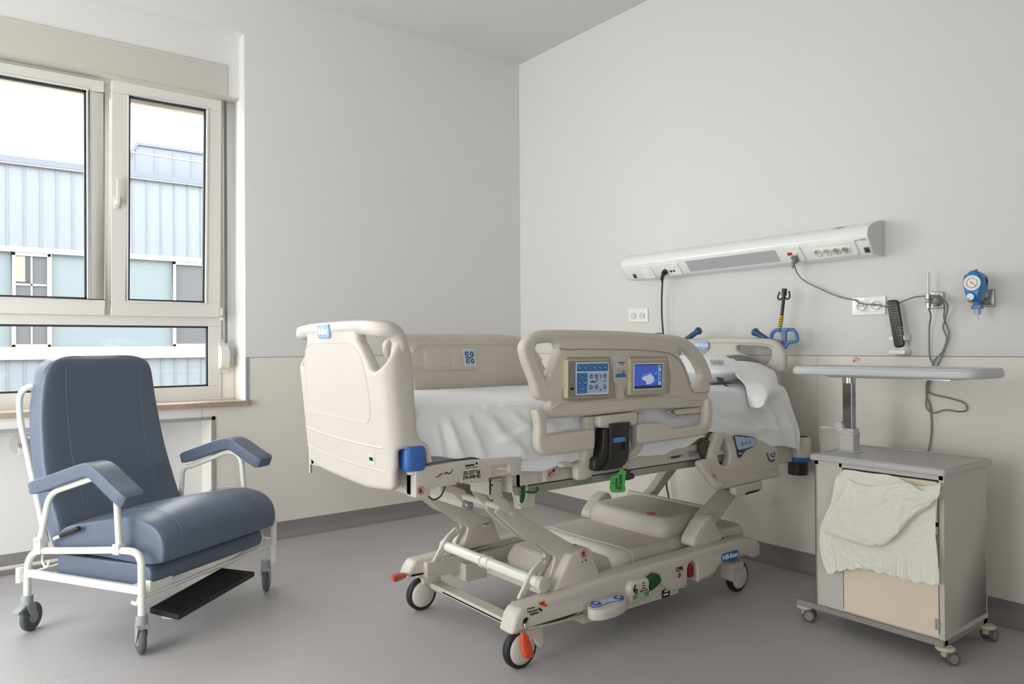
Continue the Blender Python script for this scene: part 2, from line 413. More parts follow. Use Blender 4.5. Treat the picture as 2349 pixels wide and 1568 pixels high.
# ----------------------------------------------------------------- building across the yard
YB = 18.
clad = mat('pale blue cladding', (120, 128, 135), .4, var=.05, vscale=.6)
cladd = mat('cladding seam', (112, 121, 129), .5)
roofm = mat('grey blue roof metal', (100, 107, 118), .5)
whiteb = mat('white window frames outside', (160, 160, 164), .4)
blind = mat('pale green glazing panel', (114, 126, 131), .4, var=.08, vscale=.8)
pane = mat('reflecting dark pane', (98, 100, 104), .3, var=.35, vscale=.7)
o = thing('office_building', 'pale blue metal-clad building across the yard seen through the window', 'building', (-3, YB, -6))
zr = on('y', YB, 205, 392).z; zt = on('y', YB, 205, 588).z; zb = on('y', YB, 117, 797).z; zc = on('y', YB, 0, 818).z
def bx(px): return on('y', YB, px, 600).x
XA, XB = -14, 8
m = MB(); m.box(XA, XB, YB, YB+6, zt+.1, zr).box(XA, XB, YB, YB+6, -6, zc-.05)
x = XA
while x < XB:
    m.box(x-.014, x+.014, YB-.02, YB, zt+.1, zr, 1).box(x-.014, x+.014, YB-.02, YB, -6, zc-.05, 1); x += .36
m.build('cladding', [clad, cladd], o)
m = MB(); m.box(XA, XB, YB+.3, YB+6, zt-3.0, zt+.1); m.box(XA, XB, YB+.02, YB+.3, zc, zt); m.build('glazing_band', blind, o)
m = MB(); m.box(XA, XB, YB-.08, YB+.1, zt, zt+.14).box(XA, XB, YB-.1, YB+.1, zc-.08, zb+.02); m.build('white_ledge', whiteb, o)
m = MB(); m.box(XA, XB, YB-.12, YB+.2, zr-.03, zr+.13, 0).box(XA, XB, YB-.1, YB-.05, zr-.07, zr-.03, 1); m.build('roof_edge', [roofm, whiteb], o)
for a, b in ((26, 117), (395, 505), (-300, -210)):
    xa, xb = bx(a), bx(b); m = MB(); f = .09
    m.box(xa, xb, YB-.06, YB+.05, zb, zb+f).box(xa, xb, YB-.06, YB+.05, zt-f, zt).box(xa, xa+f, YB-.06, YB+.05, zb, zt).box(xb-f, xb, YB-.06, YB+.05, zb, zt)
    q = m.build('window', whiteb, o, bevel=.01)
    m = MB(); m.box(xa+f, xb-f, YB+.0, YB+.03, zb+f, zt-f)
    if a == 26: m.box((xa+xb)/2-.02, (xa+xb)/2+.02, YB-.03, YB, zb+f, zt-f, 1).box(xa+f, xb-f, YB-.03, YB, zt-.85, zt-.80, 1).box(xa+f, (xa+xb)/2-.14, YB-.03, YB, zt-.75, zt-f, 2).box((xa+xb)/2-.14, (xa+xb)/2-.02, YB-.03, YB, zt-.75, zt-f, 3)
    m.build('pane', [pane, whiteb, mat('yellow blind', (150, 148, 128), .6), mat('dark interior', (60, 64, 66), .5)], q)
pa, pb, pc, pd = on('y', YB+.6, 240, 440), on('y', YB+.6, 312, 332), on('y', YB+.6, 560, 362), on('y', YB+.6, 560, 452)
m = MB(); prof = [(pa.x, pa.z), (pb.x, pb.z), (5., pb.z), (5., pa.z)]
m.plate('y', YB+.6, 3, prof, bev=.0, r=0); x = pb.x
while x < 5: m.box(x-.012, x+.012, YB+.58, YB+.6, pa.z, pb.z-.08, 1); x += .5
m.build('rooftop_plant_room', [mat('plant room cladding', (110, 117, 128), .5), clad], o)
m = MB(); m.plate('y', YB+.55, .1, [(pa.x-.1, pa.z), (pb.x, pb.z+.08), (5., pb.z+.08), (5., pb.z), (pb.x+.05, pb.z), (pa.x, pa.z)], bev=0, r=0); m.build('plant_room_coping', roofm, o)
a, b = on('y', YB-5, 193, 333), on('y', YB-5, 700, 408)
m = MB(); m.cyl(a, b, .022).cyl(a, a+Vector((.16, 0, 0)), .04).cyl(b, (b.x, b.y, -6), .05)
tag(m.build('flagpole_rail', mat('light grey steel', (150, 154, 158), .5)), 'thin grey metal rod crossing in front of the rooftop outside the window', 'rod')
m = MB(); m.box(-25, 15, .6, 40, -6.1, -6); struct('floor_outside', m, mat('yard paving', (120, 118, 114), .9))

# the hospital's own outer wall, seen from the yard, shades the opposite front
m = MB(); m.box(-30, XL-.2, .2, .4, -6, 12).box(.2, 25, .2, .4, -6, 12).box(XL-.2, .2, .2, .4, H+.1, 12).box(XL-.2, .2, .2, .4, -6, -.1)
struct('wall_outside', m, mat('render outside', (150, 148, 142), .9))
# ================================================================= RECLINING CHAIR
vinyl = mat('slate blue vinyl', (92, 104, 122), .42, bump=.1, bscale=420, spec=.45)
enamel = mat('off white enamelled tube', (226, 229, 217), .3, spec=.5)
gplast = mat('grey caster plastic', (150, 156, 158), .45)
rubber = mat('dark grey tyre', (84, 86, 88), .6)
blackp = mat('black ribbed plastic', (26, 26, 27), .45)
seam_m = mat('seam thread', (60, 70, 84), .7)
T = Matrix.Translation((-3.0, -1.42, 0)) @ Matrix.Rotation(radians(31), 4, 'Z')
chair = thing('reclining_chair', 'slate blue vinyl reclining patient chair on casters in front of the window', 'chair', (-3.0, -1.42, 0), radians(31))
def C(x, y, z): return Vector((x, y, z))
def arc_path(pts, r, n=6):
    out = [Vector(pts[0])]
    for a, b, c in zip(pts, pts[1:], pts[2:]):
        a, b, c = map(Vector, (a, b, c)); da, db = a-b, c-b; t = min(r, da.length*.48, db.length*.48)
        s, e = b+da.normalized()*t, b+db.normalized()*t
        out += [s*(1-k/n)**2+b*2*(k/n)*(1-k/n)+e*(k/n)**2 for k in range(n+1)]
    return out+[Vector(pts[-1])]
m = MB(T); r = .0125
for x in (0, .77):
    m.tube(arc_path([(x, 0, .15), (x, 0, .402), (x, .12, .400), (x, .35, .375), (x, .652, .346), (x, .654, .148)], .11, 10), .0145, 12)
    m.box(x-.008, x+.008, .01, .645, .238, .268)
    # armrest tube
    s = 1 if x == 0 else -1
    m.tube(arc_path([(x, .575, .385), (x, .515, .60), (x, .40, .635), (x, .22, .690), (x, .135, .64), (x, .118, .40)] if x == 0 else
                    [(x, .60, .36), (x-.02, .56, .585), (x, .50, .60), (x, .27, .685), (x, .20, .66), (x, .165, .36)], .06, 6), .013, 12)
    m.box(x-.017, x+.017, .105, .137, .385, .425).box(x-.018, x+.018, .55, .59, .345, .41)
    m.cyl((x-.022, .57, .395), (x+.022, .57, .395), .007).cyl((x-.02, .121, .413), (x+.02, .121, .413), .006)
m.box(.0, .77, .045, .065, .243, .265).box(.0, .77, .60, .62, .24, .265).box(.02, .75, .32, .345, .235, .25)
m.box(.60, .72, .02, .045, .255, .30).box(.05, .16, .01, .04, .235, .275)
m.tube([(.02, .02, .215), (.75, .02, .235)], .008).tube([(.05, .05, .24), (.07, .10, .165), (.10, .16, .155)], .010).tube([(.72, .05, .25), (.55, .14, .16), (.5, .2, .155)], .010)
m.tube(arc_path([(.04, .60, .36), (.04, .62, .30), (.04, .60, .27), (.04, .58, .275), (.04, .575, .30)], .02, 4), .006)
m.cyl((-.018, .676, .215), (-.018, .676, .275), .014).box(-.018, .0, .66, .68, .22, .25)
m.build('frame', enamel, chair, bevel=.0)
# back tubes
m = MB(T)
for x, s in ((.085, 1), (.685, -1)):
    m.tube(smooth_path([(x+.06*s, .765, 1.035), (x+.015*s, .79, 1.03), (x, .815, 1.0), (x, .822, .94), (x, .81, .86), (x, .775, .75), (x, .735, .62), (x, .69, .48), (x, .655, .36)], 5), .0135, 12)
m.tube([(.085, .79, .80), (.685, .79, .80)], .010).tube([(.085, .72, .57), (.685, .72, .57)], .010)
m.build('back_frame', enamel, chair)
# cushions
def rrect(hw, hd, e, n=40):
    out = []
    for k in range(n):
        a = 2*pi*k/n; out.append((hw*math.copysign(abs(cos(a))**e, cos(a)), hd*math.copysign(abs(sin(a))**e, sin(a))))
    return out
yf = [(.33, .51), (.42, .545), (.55, .605), (.70, .655), (.92, .695), (1.05, .70), (1.165, .695)]
def fy(z):
    for (a, u), (b, w) in zip(yf, yf[1:]):
        if z <= b: return u+(w-u)*(z-a)/(b-a)
    return yf[-1][1]
m = MB(T); rings = []
zs = [.33, .335, .35, .40, .5, .6, .7, .8, .9, 1.0, 1.06, 1.10, 1.13, 1.15, 1.162, 1.168]
for i, z in enumerate(zs):
    hw = interp([(.33, .335), (.6, .335), (.9, .316), (1.05, .296), (1.11, .282), (1.14, .262), (1.158, .225), (1.168, .17)], z)
    hd = .052 if .36 < z < 1.12 else interp([(.33, .02), (.36, .05), (1.12, .052), (1.150, .046), (1.165, .025)], z)
    rings.append([C(.405+a, fy(z)+.052-hd*0+b+(.022*(1-(a/hw)**2)-.012 if b < 0 else 0), z) for a, b in rrect(hw, hd, .34)])
m.loft(rings); m.build('backrest', vinyl, chair, sub=1)
for s in (-1, 1):
    m = MB(T)
    m.tube(smooth_path([C(.405+s*interp([(.33, .328), (.6, .328), (.9, .309), (1.05, .289), (1.11, .275), (1.14, .25)], z), fy(z)+.018+.0, z) for z in (.36, .45, .6, .75, .9, 1.0, 1.06, 1.11, 1.14)], 4), .0022, 6)
    m.build('piping', seam_m, chair)
# seat: profile extruded across, rounded at the ends
def cushion(prof, x0, x1, dome, name, er=.02):
    m = MB(T); P = smooth_path([(0, a, b) for a, b in prof], 4, True); cy = sum(p.y for p in P)/len(P); cz = sum(p.z for p in P)/len(P); rings = []
    for t in (0, .004, .012, .03, .1, .2, .35, .5, .65, .8, .9, .97, .988, .996, 1):
        x = lerp(x0, x1, t); q = 1-.05*max(0, 1-min(t, 1-t)/er)**2; d = dome*sin(pi*t)**.7
        rings.append([C(x, cy+(p.y-cy)*q, cz+(p.z-cz)*q+(d if p.z > cz else 0)) for p in P])
    m.loft(rings); return m.build(name, vinyl, chair, sub=1)
cushion([(.02, .335), (-.035, .345), (-.05, .355), (-.058, .40), (-.045, .45), (-.01, .485), (.05, .508), (.14, .516), (.26, .496), (.40, .468), (.52, .435), (.55, .38), (.54, .345), (.3, .342), (.1, .335)], .052, .722, .02, 'seat_cushion')
cushion([(.03, .25), (.005, .275), (.01, .315), (.05, .332), (.2, .332), (.4, .330), (.53, .325), (.55, .28), (.53, .235), (.3, .238), (.1, .243)], .05, .70, .004, 'leg_cushion', .02)
stm = mat('pale stitching', (104, 116, 134), .7)
for x in (.15, .62): m = MB(T); m.tube(smooth_path([(x, -.058, .44), (x, -.03, .489), (x, .05, .524), (x, .14, .533), (x, .26, .514)], 4), .0012, 5); m.build('stitching', stm, chair)
for x in (.20, .60): m = MB(T); m.tube(smooth_path([(x, fy(z)-.0165, z) for z in (.52, .7, .85, 1.0, 1.12)], 4), .0010, 5); m.build('stitching', stm, chair)
# arm pads
for x0, dy, dz, nm in ((0, 0, 0, 0), (.77, 0, 0, 1)):
    path = [(.60, .615), (.45, .660), (.30, .706), (.245, .716), (.20, .70), (.12, .648), (.045, .602)] if not nm else [(.565, .632), (.42, .680), (.30, .716), (.245, .724), (.20, .71), (.12, .668), (.05, .636)]
    P = smooth_path([(0, a, b) for a, b in path], 4); m = MB(T); rings = []
    for i, p in enumerate(P):
        d = (P[min(i+1, len(P)-1)]-P[max(i-1, 0)]).normalized(); nrm = Vector((0, -d.z, d.y)); nrm = nrm if nrm.z > 0 else -nrm
        k = .8 if i in (0, len(P)-1) else 1; w = .036+.012*min(1, i/len(P)*1.6)
        rings.append([Vector((x0, 0, 0))+p+Vector((a*k*w/.036, 0, 0))+nrm*b*k for a, b in rrect(.038, .028, .16, 40)])
    m.loft(rings); m.build('armrest', vinyl, chair)
m = MB(T); m.cyl((.03, .53, .40), (.03, .47, .425), .007, mi=1).cyl((.03, .49, .417), (.03, .395, .452), .0095).sph((.03, .388, .455), .011)
m.build('recline_lever', [blackp, enamel], chair)
# foot plate
m = MB(T); P0, P1 = (.09, .0), (.50, .0)
a, b, c, d = (.055, .02, .165), (.10, -.085, .135), (.60, -.03, .158), (.52, .09, .185)
def fp(u, v, h=0): return (Vector(a)*(1-u)+Vector(d)*u)*(1-v)+(Vector(b)*(1-u)+Vector(c)*u)*v+Vector((0, 0, h))
q = [fp(0, 0), fp(1, 0), fp(1, 1), fp(0, 1)]; m.add([p+Vector((0, 0, h)) for h in (-.022, 0) for p in q], [(0, 1, 2, 3), (4, 5, 6, 7), (0, 1, 5, 4), (1, 2, 6, 5), (2, 3, 7, 6), (3, 0, 4, 7)], 0, False)
for k in range(8):
    v = .1+k*.115; m.tube([fp(.04, v, .001), fp(.96, v, .001)], .0035, 6)
m.build('footrest', blackp, chair, bevel=.003)
m = MB(T); m.bar(fp(.03, .5, -.03), fp(.8, .5, -.03), .05, .012); m.build('footrest_bracket', enamel, chair)
# casters
def caster(x, y, ang, brake, R=.052):
    m = MB(T @ Matrix.Translation((x, y, 0)) @ Matrix.Rotation(ang, 4, 'Z'))
    m.loft_rings([((0, 0, .158), .021), ((0, 0, .150), .0225), ((0, 0, .122), .0225)], 24)
    m.box(-.021, .021, -.02, .026, .105, .124)
    for s in (-1, 1):
        m.plate('x', s*.0175-.0025, .005, [(-.022, .122), (.026, .122), (.030, .085), (.032, .045), (.020, .042), (.006, .06), (-.02, .10)], bev=.001, r=.008)
    if brake: m.obox((0, -.045, .108), .032, .05, .014, ry=(0, .94, .34), rz=(0, -.34, .94))
    c = m.build('caster', gplast, chair, bevel=.0015)
    m = MB(T @ Matrix.Translation((x, y, 0)) @ Matrix.Rotation(ang, 4, 'Z')); o = Vector((0, .022, R))
    m.lathe(o-Vector((.0135, 0, 0)), (1, 0, 0), [(0, R-.013), (.002, R-.006), (.006, R-.001), (.0135, R), (.021, R-.001), (.025, R-.006), (.027, R-.013)])
    m.lathe(o-Vector((.0145, 0, 0)), (1, 0, 0), [(0, .012), (.001, .026), (.003, R-.013)], mi=1).lathe(o+Vector((.0145, 0, 0)), (-1, 0, 0), [(0, .012), (.001, .026), (.003, R-.013)], mi=1)
    m.build('wheel', [rubber, gplast], c)
caster(0, 0, radians(-30), False, .06); caster(0, .654, radians(-72), True, .06); caster(.77, .05, radians(-60), False, .06); caster(.77, .66, radians(30), False, .06)
# ================================================================= HOSPITAL BED
beige = mat('warm beige moulded plastic', (203, 196, 187), .38, bump=.15, bscale=700, spec=.45)
beige2 = mat('darker beige moulded plastic', (205, 197, 184), .42, bump=.2, bscale=700, spec=.4)
bmetal = mat('beige painted steel', (198, 192, 180), .35, bump=.02, spec=.5)
blue = mat('mid blue plastic', (58, 108, 178), .4, bump=.1, bscale=500)
dblue = mat('steel blue grip', (52, 84, 120), .4, bump=.1, bscale=500)
badge = mat('light blue badge', (146, 176, 218), .35)
white = mat('white print', (240, 242, 244), .5)
ink = mat('black print', (22, 24, 30), .5)
red = mat('red print', (190, 38, 32), .5)
orange = mat('orange pedal plastic', (214, 78, 42), .35)
steel = mat('bright zinc steel', (176, 176, 170), .3, .85)
alu = mat('aluminium rail', (160, 164, 156), .35, .6)
tyre = mat('black tyre', (32, 34, 38), .55)
black = mat('black satin plastic', (38, 35, 32), .42, bump=.1, bscale=500)
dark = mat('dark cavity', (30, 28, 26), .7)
green = mat('dark green plastic', (24, 74, 56), .35)
BY, NY, FY = -2.05, -2.5, -1.60          # centre line, near side, far side
bed = thing('hospital_bed', 'beige adjustable hospital bed on a wheeled base in the middle of the room', 'bed', (-1.2, -2.05, 0))

# ---- footboard: a moulded panel whose ends wrap round towards the mattress
RC_, DW = .055, .135                    # corner radius, depth of the side wings
HWD = .45                               # half width
Lf = HWD-RC_; La = RC_*pi/2
def fbx(z): return -.055*(z-.72)/.57
def fb(u, z, w):
    """u: unrolled distance from the centre (positive towards the camera side), z: height, w: depth inwards"""
    a = abs(u); s = -1 if u > 0 else 1
    if a < Lf: x, y, nx, ny = 0, a, 1, 0
    elif a < Lf+La:
        t = (a-Lf)/RC_; x, y, nx, ny = RC_-RC_*cos(t), Lf+RC_*sin(t), cos(t), -sin(t)
    else: x, y, nx, ny = RC_+(a-Lf-La), HWD, 0, -1
    bow = .014*(1-min(a/HWD, 1)**2)
    yy = BY+s*(y+ny*w)
    return Vector((-2.40-.068*(yy+1.6)/(-.9)-bow+x+nx*w+fbx(z), yy, z))
def proj(p):
    v = Vector(p)-CAM; d = v.dot(FV); return 1174.5+F_PX*v.dot(RC)/d, 784-F_PX*v.dot(UC)/d
def inv(fn, px, py, u, z, K=K0):
    tx, ty = K[0]+px/K[2], K[1]+py/K[2]
    for _ in range(25):
        x0, y0 = proj(fn(u, z)); h = 1e-4; a, c = proj(fn(u+h, z)); b, d = proj(fn(u, z+h))
        a, b, c, d = (a-x0)/h, (b-x0)/h, (c-y0)/h, (d-y0)/h; det = a*d-b*c
        if abs(det) < 1e-6: break
        ex, ey = tx-x0, ty-y0; u += max(-.1, min(.1, (ex*d-ey*b)/det)); z += max(-.1, min(.1, (ey*a-ex*c)/det))
    return u, z
F0 = lambda u, z: fb(u, z, 0)
def fq(pts, K=K0, u0=.3, z0=1.): return [inv(F0, x, y, u0, z0, K) for x, y in pts]
top = [(0, 1.292), (.18, 1.292), (.34, 1.288)]
ntop = fq([(900, 737), (925, 754), (941, 785), (947, 810), (952, 880), (958, 985)], u0=.5, z0=1.1)
nlow = fq([(964, 1008), (984, 1018), (990, 1032), (990, 1062), (983, 1066), (978, 1036), (965, 1028), (922, 1031), (914, 1035), (913, 1072), (909, 1082), (908, 1118), (897, 1125)], u0=.55, z0=.8)
bot = [(.36, .728), (.22, .716), (0, .712)]
half = top+ntop+nlow+bot
outl = half+[(-u, z) for u, z in half[::-1]]
hole = fq([(815, 758), (893, 763), (907, 771), (911, 785), (901, 807), (885, 829), (871, 843), (856, 853), (847, 846), (834, 814), (822, 789), (814, 777)], u0=.4, z0=1.2)
m = MB(); cuts = [s*c for s in (-1, 1) for c in [.1, .2, .3]+[Lf+La*k/8 for k in range(9)]]+[0]
m.wrap(fb, .045, outl, [hole, [(-u, z) for u, z in hole[::-1]]], bev=.015, r=.022, cuts=cuts)
# rounded top rail
rail = [(-(p[0]), p[1]-.024) for p in ([(0, 1.292), (.18, 1.292), (.34, 1.288)]+ntop)][::-1]
pth = [fb(u, z, .024) for u, z in rail[:-1]]+[fb(-u, z, .024) for u, z in rail[::-1]]
fb0 = m.build('footboard', beige, bed)
def rib(name, pts, r, off=0, closed=False, n=6, mt=beige, K=K0, par=None, sm=5):
    m = MB(); q = smooth_path([(u, z, 0) for u, z in pts], sm, closed)
    m.tube([fb(p.x, p.y, off) for p in q], r, n, closed); return m.build(name, mt, par or fb0)
m = MB(); q = smooth_path([(u, z, 0) for u, z in [(0, 1.268), (.15, 1.268), (.30, 1.266), (.38, 1.258)]+fq([(900, 756), (919, 772), (925, 792), (928, 815)], u0=.5)], 6)
tp = [fb(p.x, p.y, .023) for p in q]; rr_ = [.0265*min(1, .62+k/10) for k in range(len(tp))][::-1]; m.tube([fb(-p.x, p.y, .023) for p in q[::-1]][:-1]+tp, rr_[::-1][:-1]+rr_, 14); m.build('grab_rail', beige, fb0)
arch = fq([(755, 782), (785, 782), (805, 790), (825, 815), (838, 855), (846, 900), (848, 935), (843, 955), (832, 970)], u0=.2)
uc = (-.0)
A_ = [(u, z) for u, z in arch]; uR = max(u for u, z in A_)
full = [(-u+2*.0, z) for u, z in A_[::-1]]+A_
gk = [(-.30, 1.19), (-.22, 1.215), (.22, 1.215), (.30, 1.17), (.335, 1.05), (.325, .945), (-.325, .945), (-.335, 1.05)]
gk = fillet(gk, .05, 6); gk = [(lerp(a[0], b[0], k/8), lerp(a[1], b[1], k/8)) for a, b in zip(gk, gk[1:]+gk[:1]) for k in range(8)]
rib('panel_groove', gk, .0022, 0, True, mt=beige2, sm=1)
for za, rr in ((.872, .0045), (.795, .0035)): rib('panel_ridge', [(-.40, za), (-.2, za-.004), (0, za-.005), (.2, za-.004), (.40, za)], rr, .002)
# inner wing ridge that makes the side wing look hollow
g = fq([(887, 925), (883, 960), (884, 1010), (889, 1045)], u0=.5, z0=.9)
# badge on the rail
def fbadge(u, z, w): return fb(u, z, w)
uB, zB = inv(F0, 745, 760, .0, 1.25)
m = MB(); bo = [(-.068, -.025), (.068, -.025), (.068, .025), (-.068, .025)]
m.wrap(fbadge, .014, [(uB+a, zB+b) for a, b in bo], bev=.003, r=.02, cuts=[uB]); 
for v in range(len(m.V)): m.V[v] = m.V[v]+Vector((-.010, 0, 0))
b_ = m.build('badge', badge, fb0, label='light blue rounded badge')
c = fb(uB, zB, -.0108); R = (fb(uB+.03, zB, 0)-fb(uB-.03, zB, 0)); m = MB(); m.text('Hill-Rom', c, R, (0, 0, 1), .034, bold=.0008); m.build('lettering', white, b_)
uA, zA = inv(F0, 853, 1052, .3, .8)
m = MB(); m.wrap(fb, .002, [(uA-.022, zA-.018), (uA+.022, zA-.018), (uA+.022, zA+.016), (uA-.022, zA+.016)], bev=0, r=.002)
for k in range(7): a = uA-.014+k*.0042; m.wrap(lambda u, z, w: fb(u, z, w-.0012), .001, [(a, zA-.006), (a+.0018+.001*(k % 2), zA-.006), (a+.0018+.001*(k % 2), zA+.006), (a, zA+.006)], bev=0, r=0, mi=1)
for v in range(len(m.V)): m.V[v] = m.V[v]+Vector((-.0022, 0, 0))
m.build('asset_label', [mat('pale green label', (196, 224, 200), .5), ink], fb0, label='small pale green barcode label')
m = MB(); p = on('x', -2.38, 712, 1070); m.cyl((p.x, p.y, .70), (p.x, p.y, .78), .009).cyl((p.x, p.y, .668), (p.x, p.y, .70), .0075); m.build('mounting_pin', steel, fb0)
# blue corner bumper
for yy in (-2.475,):
    c = Vector((-2.388, yy, .835)); m = MB(); rg = []
    for z, k in ((-.040, .86), (-.036, .95), (-.02, 1), (.0, 1), (.022, 1), (.036, .95), (.041, .84)): rg.append([c+Vector((a*k, b*k, z)) for a, b in rrect(.040, .032, .55, 32)])
    m.loft(rg); m.cyl(c+Vector((0, 0, -.052)), c+Vector((0, 0, -.04)), .022, mi=1); m.build('corner_bumper', [blue, bmetal], bed)

# ---- foot frame cover with the load label
oc = [(-2.392, .815-.008), (-2.392, .708), (-2.372, .702), (-2.345, .702), (-2.335, .712), (-2.335, .732), (-2.23, .732), (-2.23, .742), (-2.215, .742), (-2.215, .735), (-2.10, .728), (-2.095, .742), (-2.0, .742), (-1.99, .735), (-1.955, .735), (-1.95, .80), (-2.2, .81), (-2.37, .805)]
m = MB()
for y in (NY-.0, FY-.06): m.plate('y', y, .06, oc, [[(-2.085, .752), (-2.01, .752), (-2.01, .778), (-2.085, .778)]], bev=.005, r=.006)
m.box(-2.392, -2.34, NY+.03, FY-.03, .712, .80).box(-2.335, -1.98, NY+.01, FY-.01, .738, .795, 1)
fc = m.build('foot_frame_cover', [beige, beige2], bed)
def decal(ax, v, K, pts, mt, name, par, d=.0012, r=.002, holes=(), off=0):
    m = MB(); m.plate(ax, v-d+off, d, pp(ax, v, K, pts), [pp(ax, v, K, h) for h in holes], bev=0, r=r); return m.build(name, mt, par)
XD = Vector((1, 0, 0)); ZD = Vector((0, 0, 1))
def sign_no(ax, c, r, par, R=XD, U=ZD, extra=True):
    c = Vector(c); R = Vector(R); U = Vector(U); N = R.cross(U)*.0012
    m = MB(); ring = [c+N+(R*cos(2*pi*k/24)+U*sin(2*pi*k/24))*r for k in range(24)]; m.tube(ring, r*.09, 4, True)
    m.bar(c+N+(R-U)*r*-.66, c+N+(R-U)*r*.66, r*.16, .0008, up=N)
    for dx, a, b in ((-.28, -.45, .5), (.18, -.3, .55)):
        m.bar(c+N*.6+R*r*dx+U*r*a, c+N*.6+R*r*(dx-.06)+U*r*b, r*.34, .0006, up=N, mi=1)
    m.bar(c+N*.6+R*r*-.45+U*r*-.5, c+N*.6+R*r*.3+U*r*-.45, r*.2, .0006, up=N, mi=1)
    return m.build('warning_sign', [red, ink], par)
def pictogram_lying(c, w, R, U, mt, par, tilt=.18, name='patient_pictogram'):
    c = Vector(c); R = Vector(R); U = Vector(U); N = R.cross(U)*.001; m = MB()
    P = [(-.5, .05), (-.38, -.06), (-.2, .10), (-.02, -.10), (.2, -.02), (.36, .13)]
    for a, b in zip(P, P[1:]): m.bar(c+N+R*a[0]*w+U*a[1]*w, c+N+R*b[0]*w+U*b[1]*w, w*.09, .0006, up=N)
    m.cyl(c+N*.8+R*w*.46+U*w*.22, c+N*1.2+R*w*.46+U*w*.22, w*.07, n=12); return m.build(name, mt, par)
lp = on('y', NY, 1100, 400, KL)
m = MB(); s = .0225
m.text('32-227 kg', lp+Vector((0, -.001, .002)), XD, ZD, .0175, bold=.0003).text('(70-500 lb)', lp+Vector((0, -.001, -.0135)), XD, ZD, .0165, bold=.0003)
m.box(lp.x-.026, lp.x+.026, NY-.0008, NY, lp.z+.0175, lp.z+.0195)
m.box(lp.x-.026, lp.x+.012, NY-.0008, NY, lp.z+.024, lp.z+.030).cyl((lp.x+.021, NY-.0008, lp.z+.031), (lp.x+.021, NY, lp.z+.031), .0045, n=14)
m.build('load_label', ink, fc)
sp = on('y', NY, 815, 1352, KB); sign_no('y', (sp.x, NY, sp.z), .0125, fc)
pp_ = on('y', NY, 560, 405, KL); pictogram_lying((pp_.x+.012, NY, pp_.z), .034, XD, ZD, ink, fc)
m = MB(); m.bar((pp_.x-.038, NY-.001, pp_.z-.010), (pp_.x-.012, NY-.001, pp_.z+.001), .003, .0006, up=(0, 1, 0)).obox((pp_.x-.024, NY-.001, pp_.z-.004), .006, .0008, .010, mi=1); m.build('arrow_mark', [ink, orange], fc)

# ---- deck and long frame
m = MB()
for y0, y1 in ((-2.47, -2.44), (-1.66, -1.63)):
    m.box(-1.95, -.28, y0, y1, .655, .683, 0)
    m.box(-1.93, -.87, y0+.004 if y0 < -2 else y0, y1, .686, .752, 1).box(-1.93, -.87, y0+.003, y1-.003, .683, .6865, 2)
m.build('frame_rail', [alu, beige2, dark], bed)
m = MB(); m.box(-1.99, -.25, -2.44, -1.66, .735, .765).box(-2.34, -.24, -2.43, -1.67, .765, .795)
for x in (-1.93, -1.5, -.9, -.35): m.box(x-.03, x+.03, -2.44, -1.66, .66, .74)
m.build('mattress_deck', [beige2], bed, bevel=.004)
for K, pts, nm in ((P:=(1440,1000,9.7875), [(912, 455), (1285, 392), (1283, 465), (915, 530)], 'rating_label'), (P, [(1310, 330), (1640, 275), (1660, 440), (1312, 488)], 'type_label')):
    q = pp('y', -2.4665, K, pts); m = MB(); m.plate('y', -2.4672, .001, q, bev=0, r=.003)
    x0, z0 = q[0]; x1 = q[1][0]; zt_ = max(p[1] for p in q); zb_ = min(p[1] for p in q)
    for k in range(4):
        zz = lerp(zt_, zb_, .25+.17*k); m.box(lerp(x0, x1, .12+.05*(k % 2)), lerp(x0, x1, .86-.09*k), -2.4682, -2.4672, zz-.0012, zz+.0008, 1)
    m.build(nm, [mat('silver label', (186, 186, 190), .4), ink], bed)
# mechanism bits below the deck near the foot end
m = MB(); m.box(-1.93, -1.86, -2.462, -2.42, .60, .735).cyl((-1.815, -2.46, .745), (-1.815, -2.46, .69), .017).box(-1.90, -1.80, -2.455, -2.42, .69, .75)
m.box(-1.86, -1.70, -2.468, -2.45, .688, .73).box(-1.70, -1.62, -2.45, -2.40, .69, .76)
m.build('actuator_bracket', bmetal, bed, bevel=.003)
m = MB(); m.box(-1.935, -1.915, -2.472, -2.462, .625, .685); m.tube(smooth_path([(-1.915, -2.475, .665), (-1.885, -2.485, .66), (-1.86, -2.48, .668), (-1.865, -2.465, .675), (-1.89, -2.462, .672)], 5), .0035); m.build('cable_clip', green, bed, bevel=.003)
for pts, c_ in (([(-1.965, -2.46, .73), (-1.975, -2.47, .68), (-1.955, -2.475, .625), (-1.925, -2.475, .625), (-1.905, -2.47, .67), (-1.915, -2.46, .73)], bmetal), ([(-2.33, -2.44, .73), (-2.30, -2.45, .685), (-2.265, -2.45, .69), (-2.245, -2.45, .725)], green), ([(-1.93, -2.3, .66), (-1.86, -2.3, .60), (-1.76, -2.28, .62), (-1.70, -2.25, .68)], bmetal)):
    m = MB(); m.tube(smooth_path(pts, 6), .003, 8); m.build('cable', c_, bed)

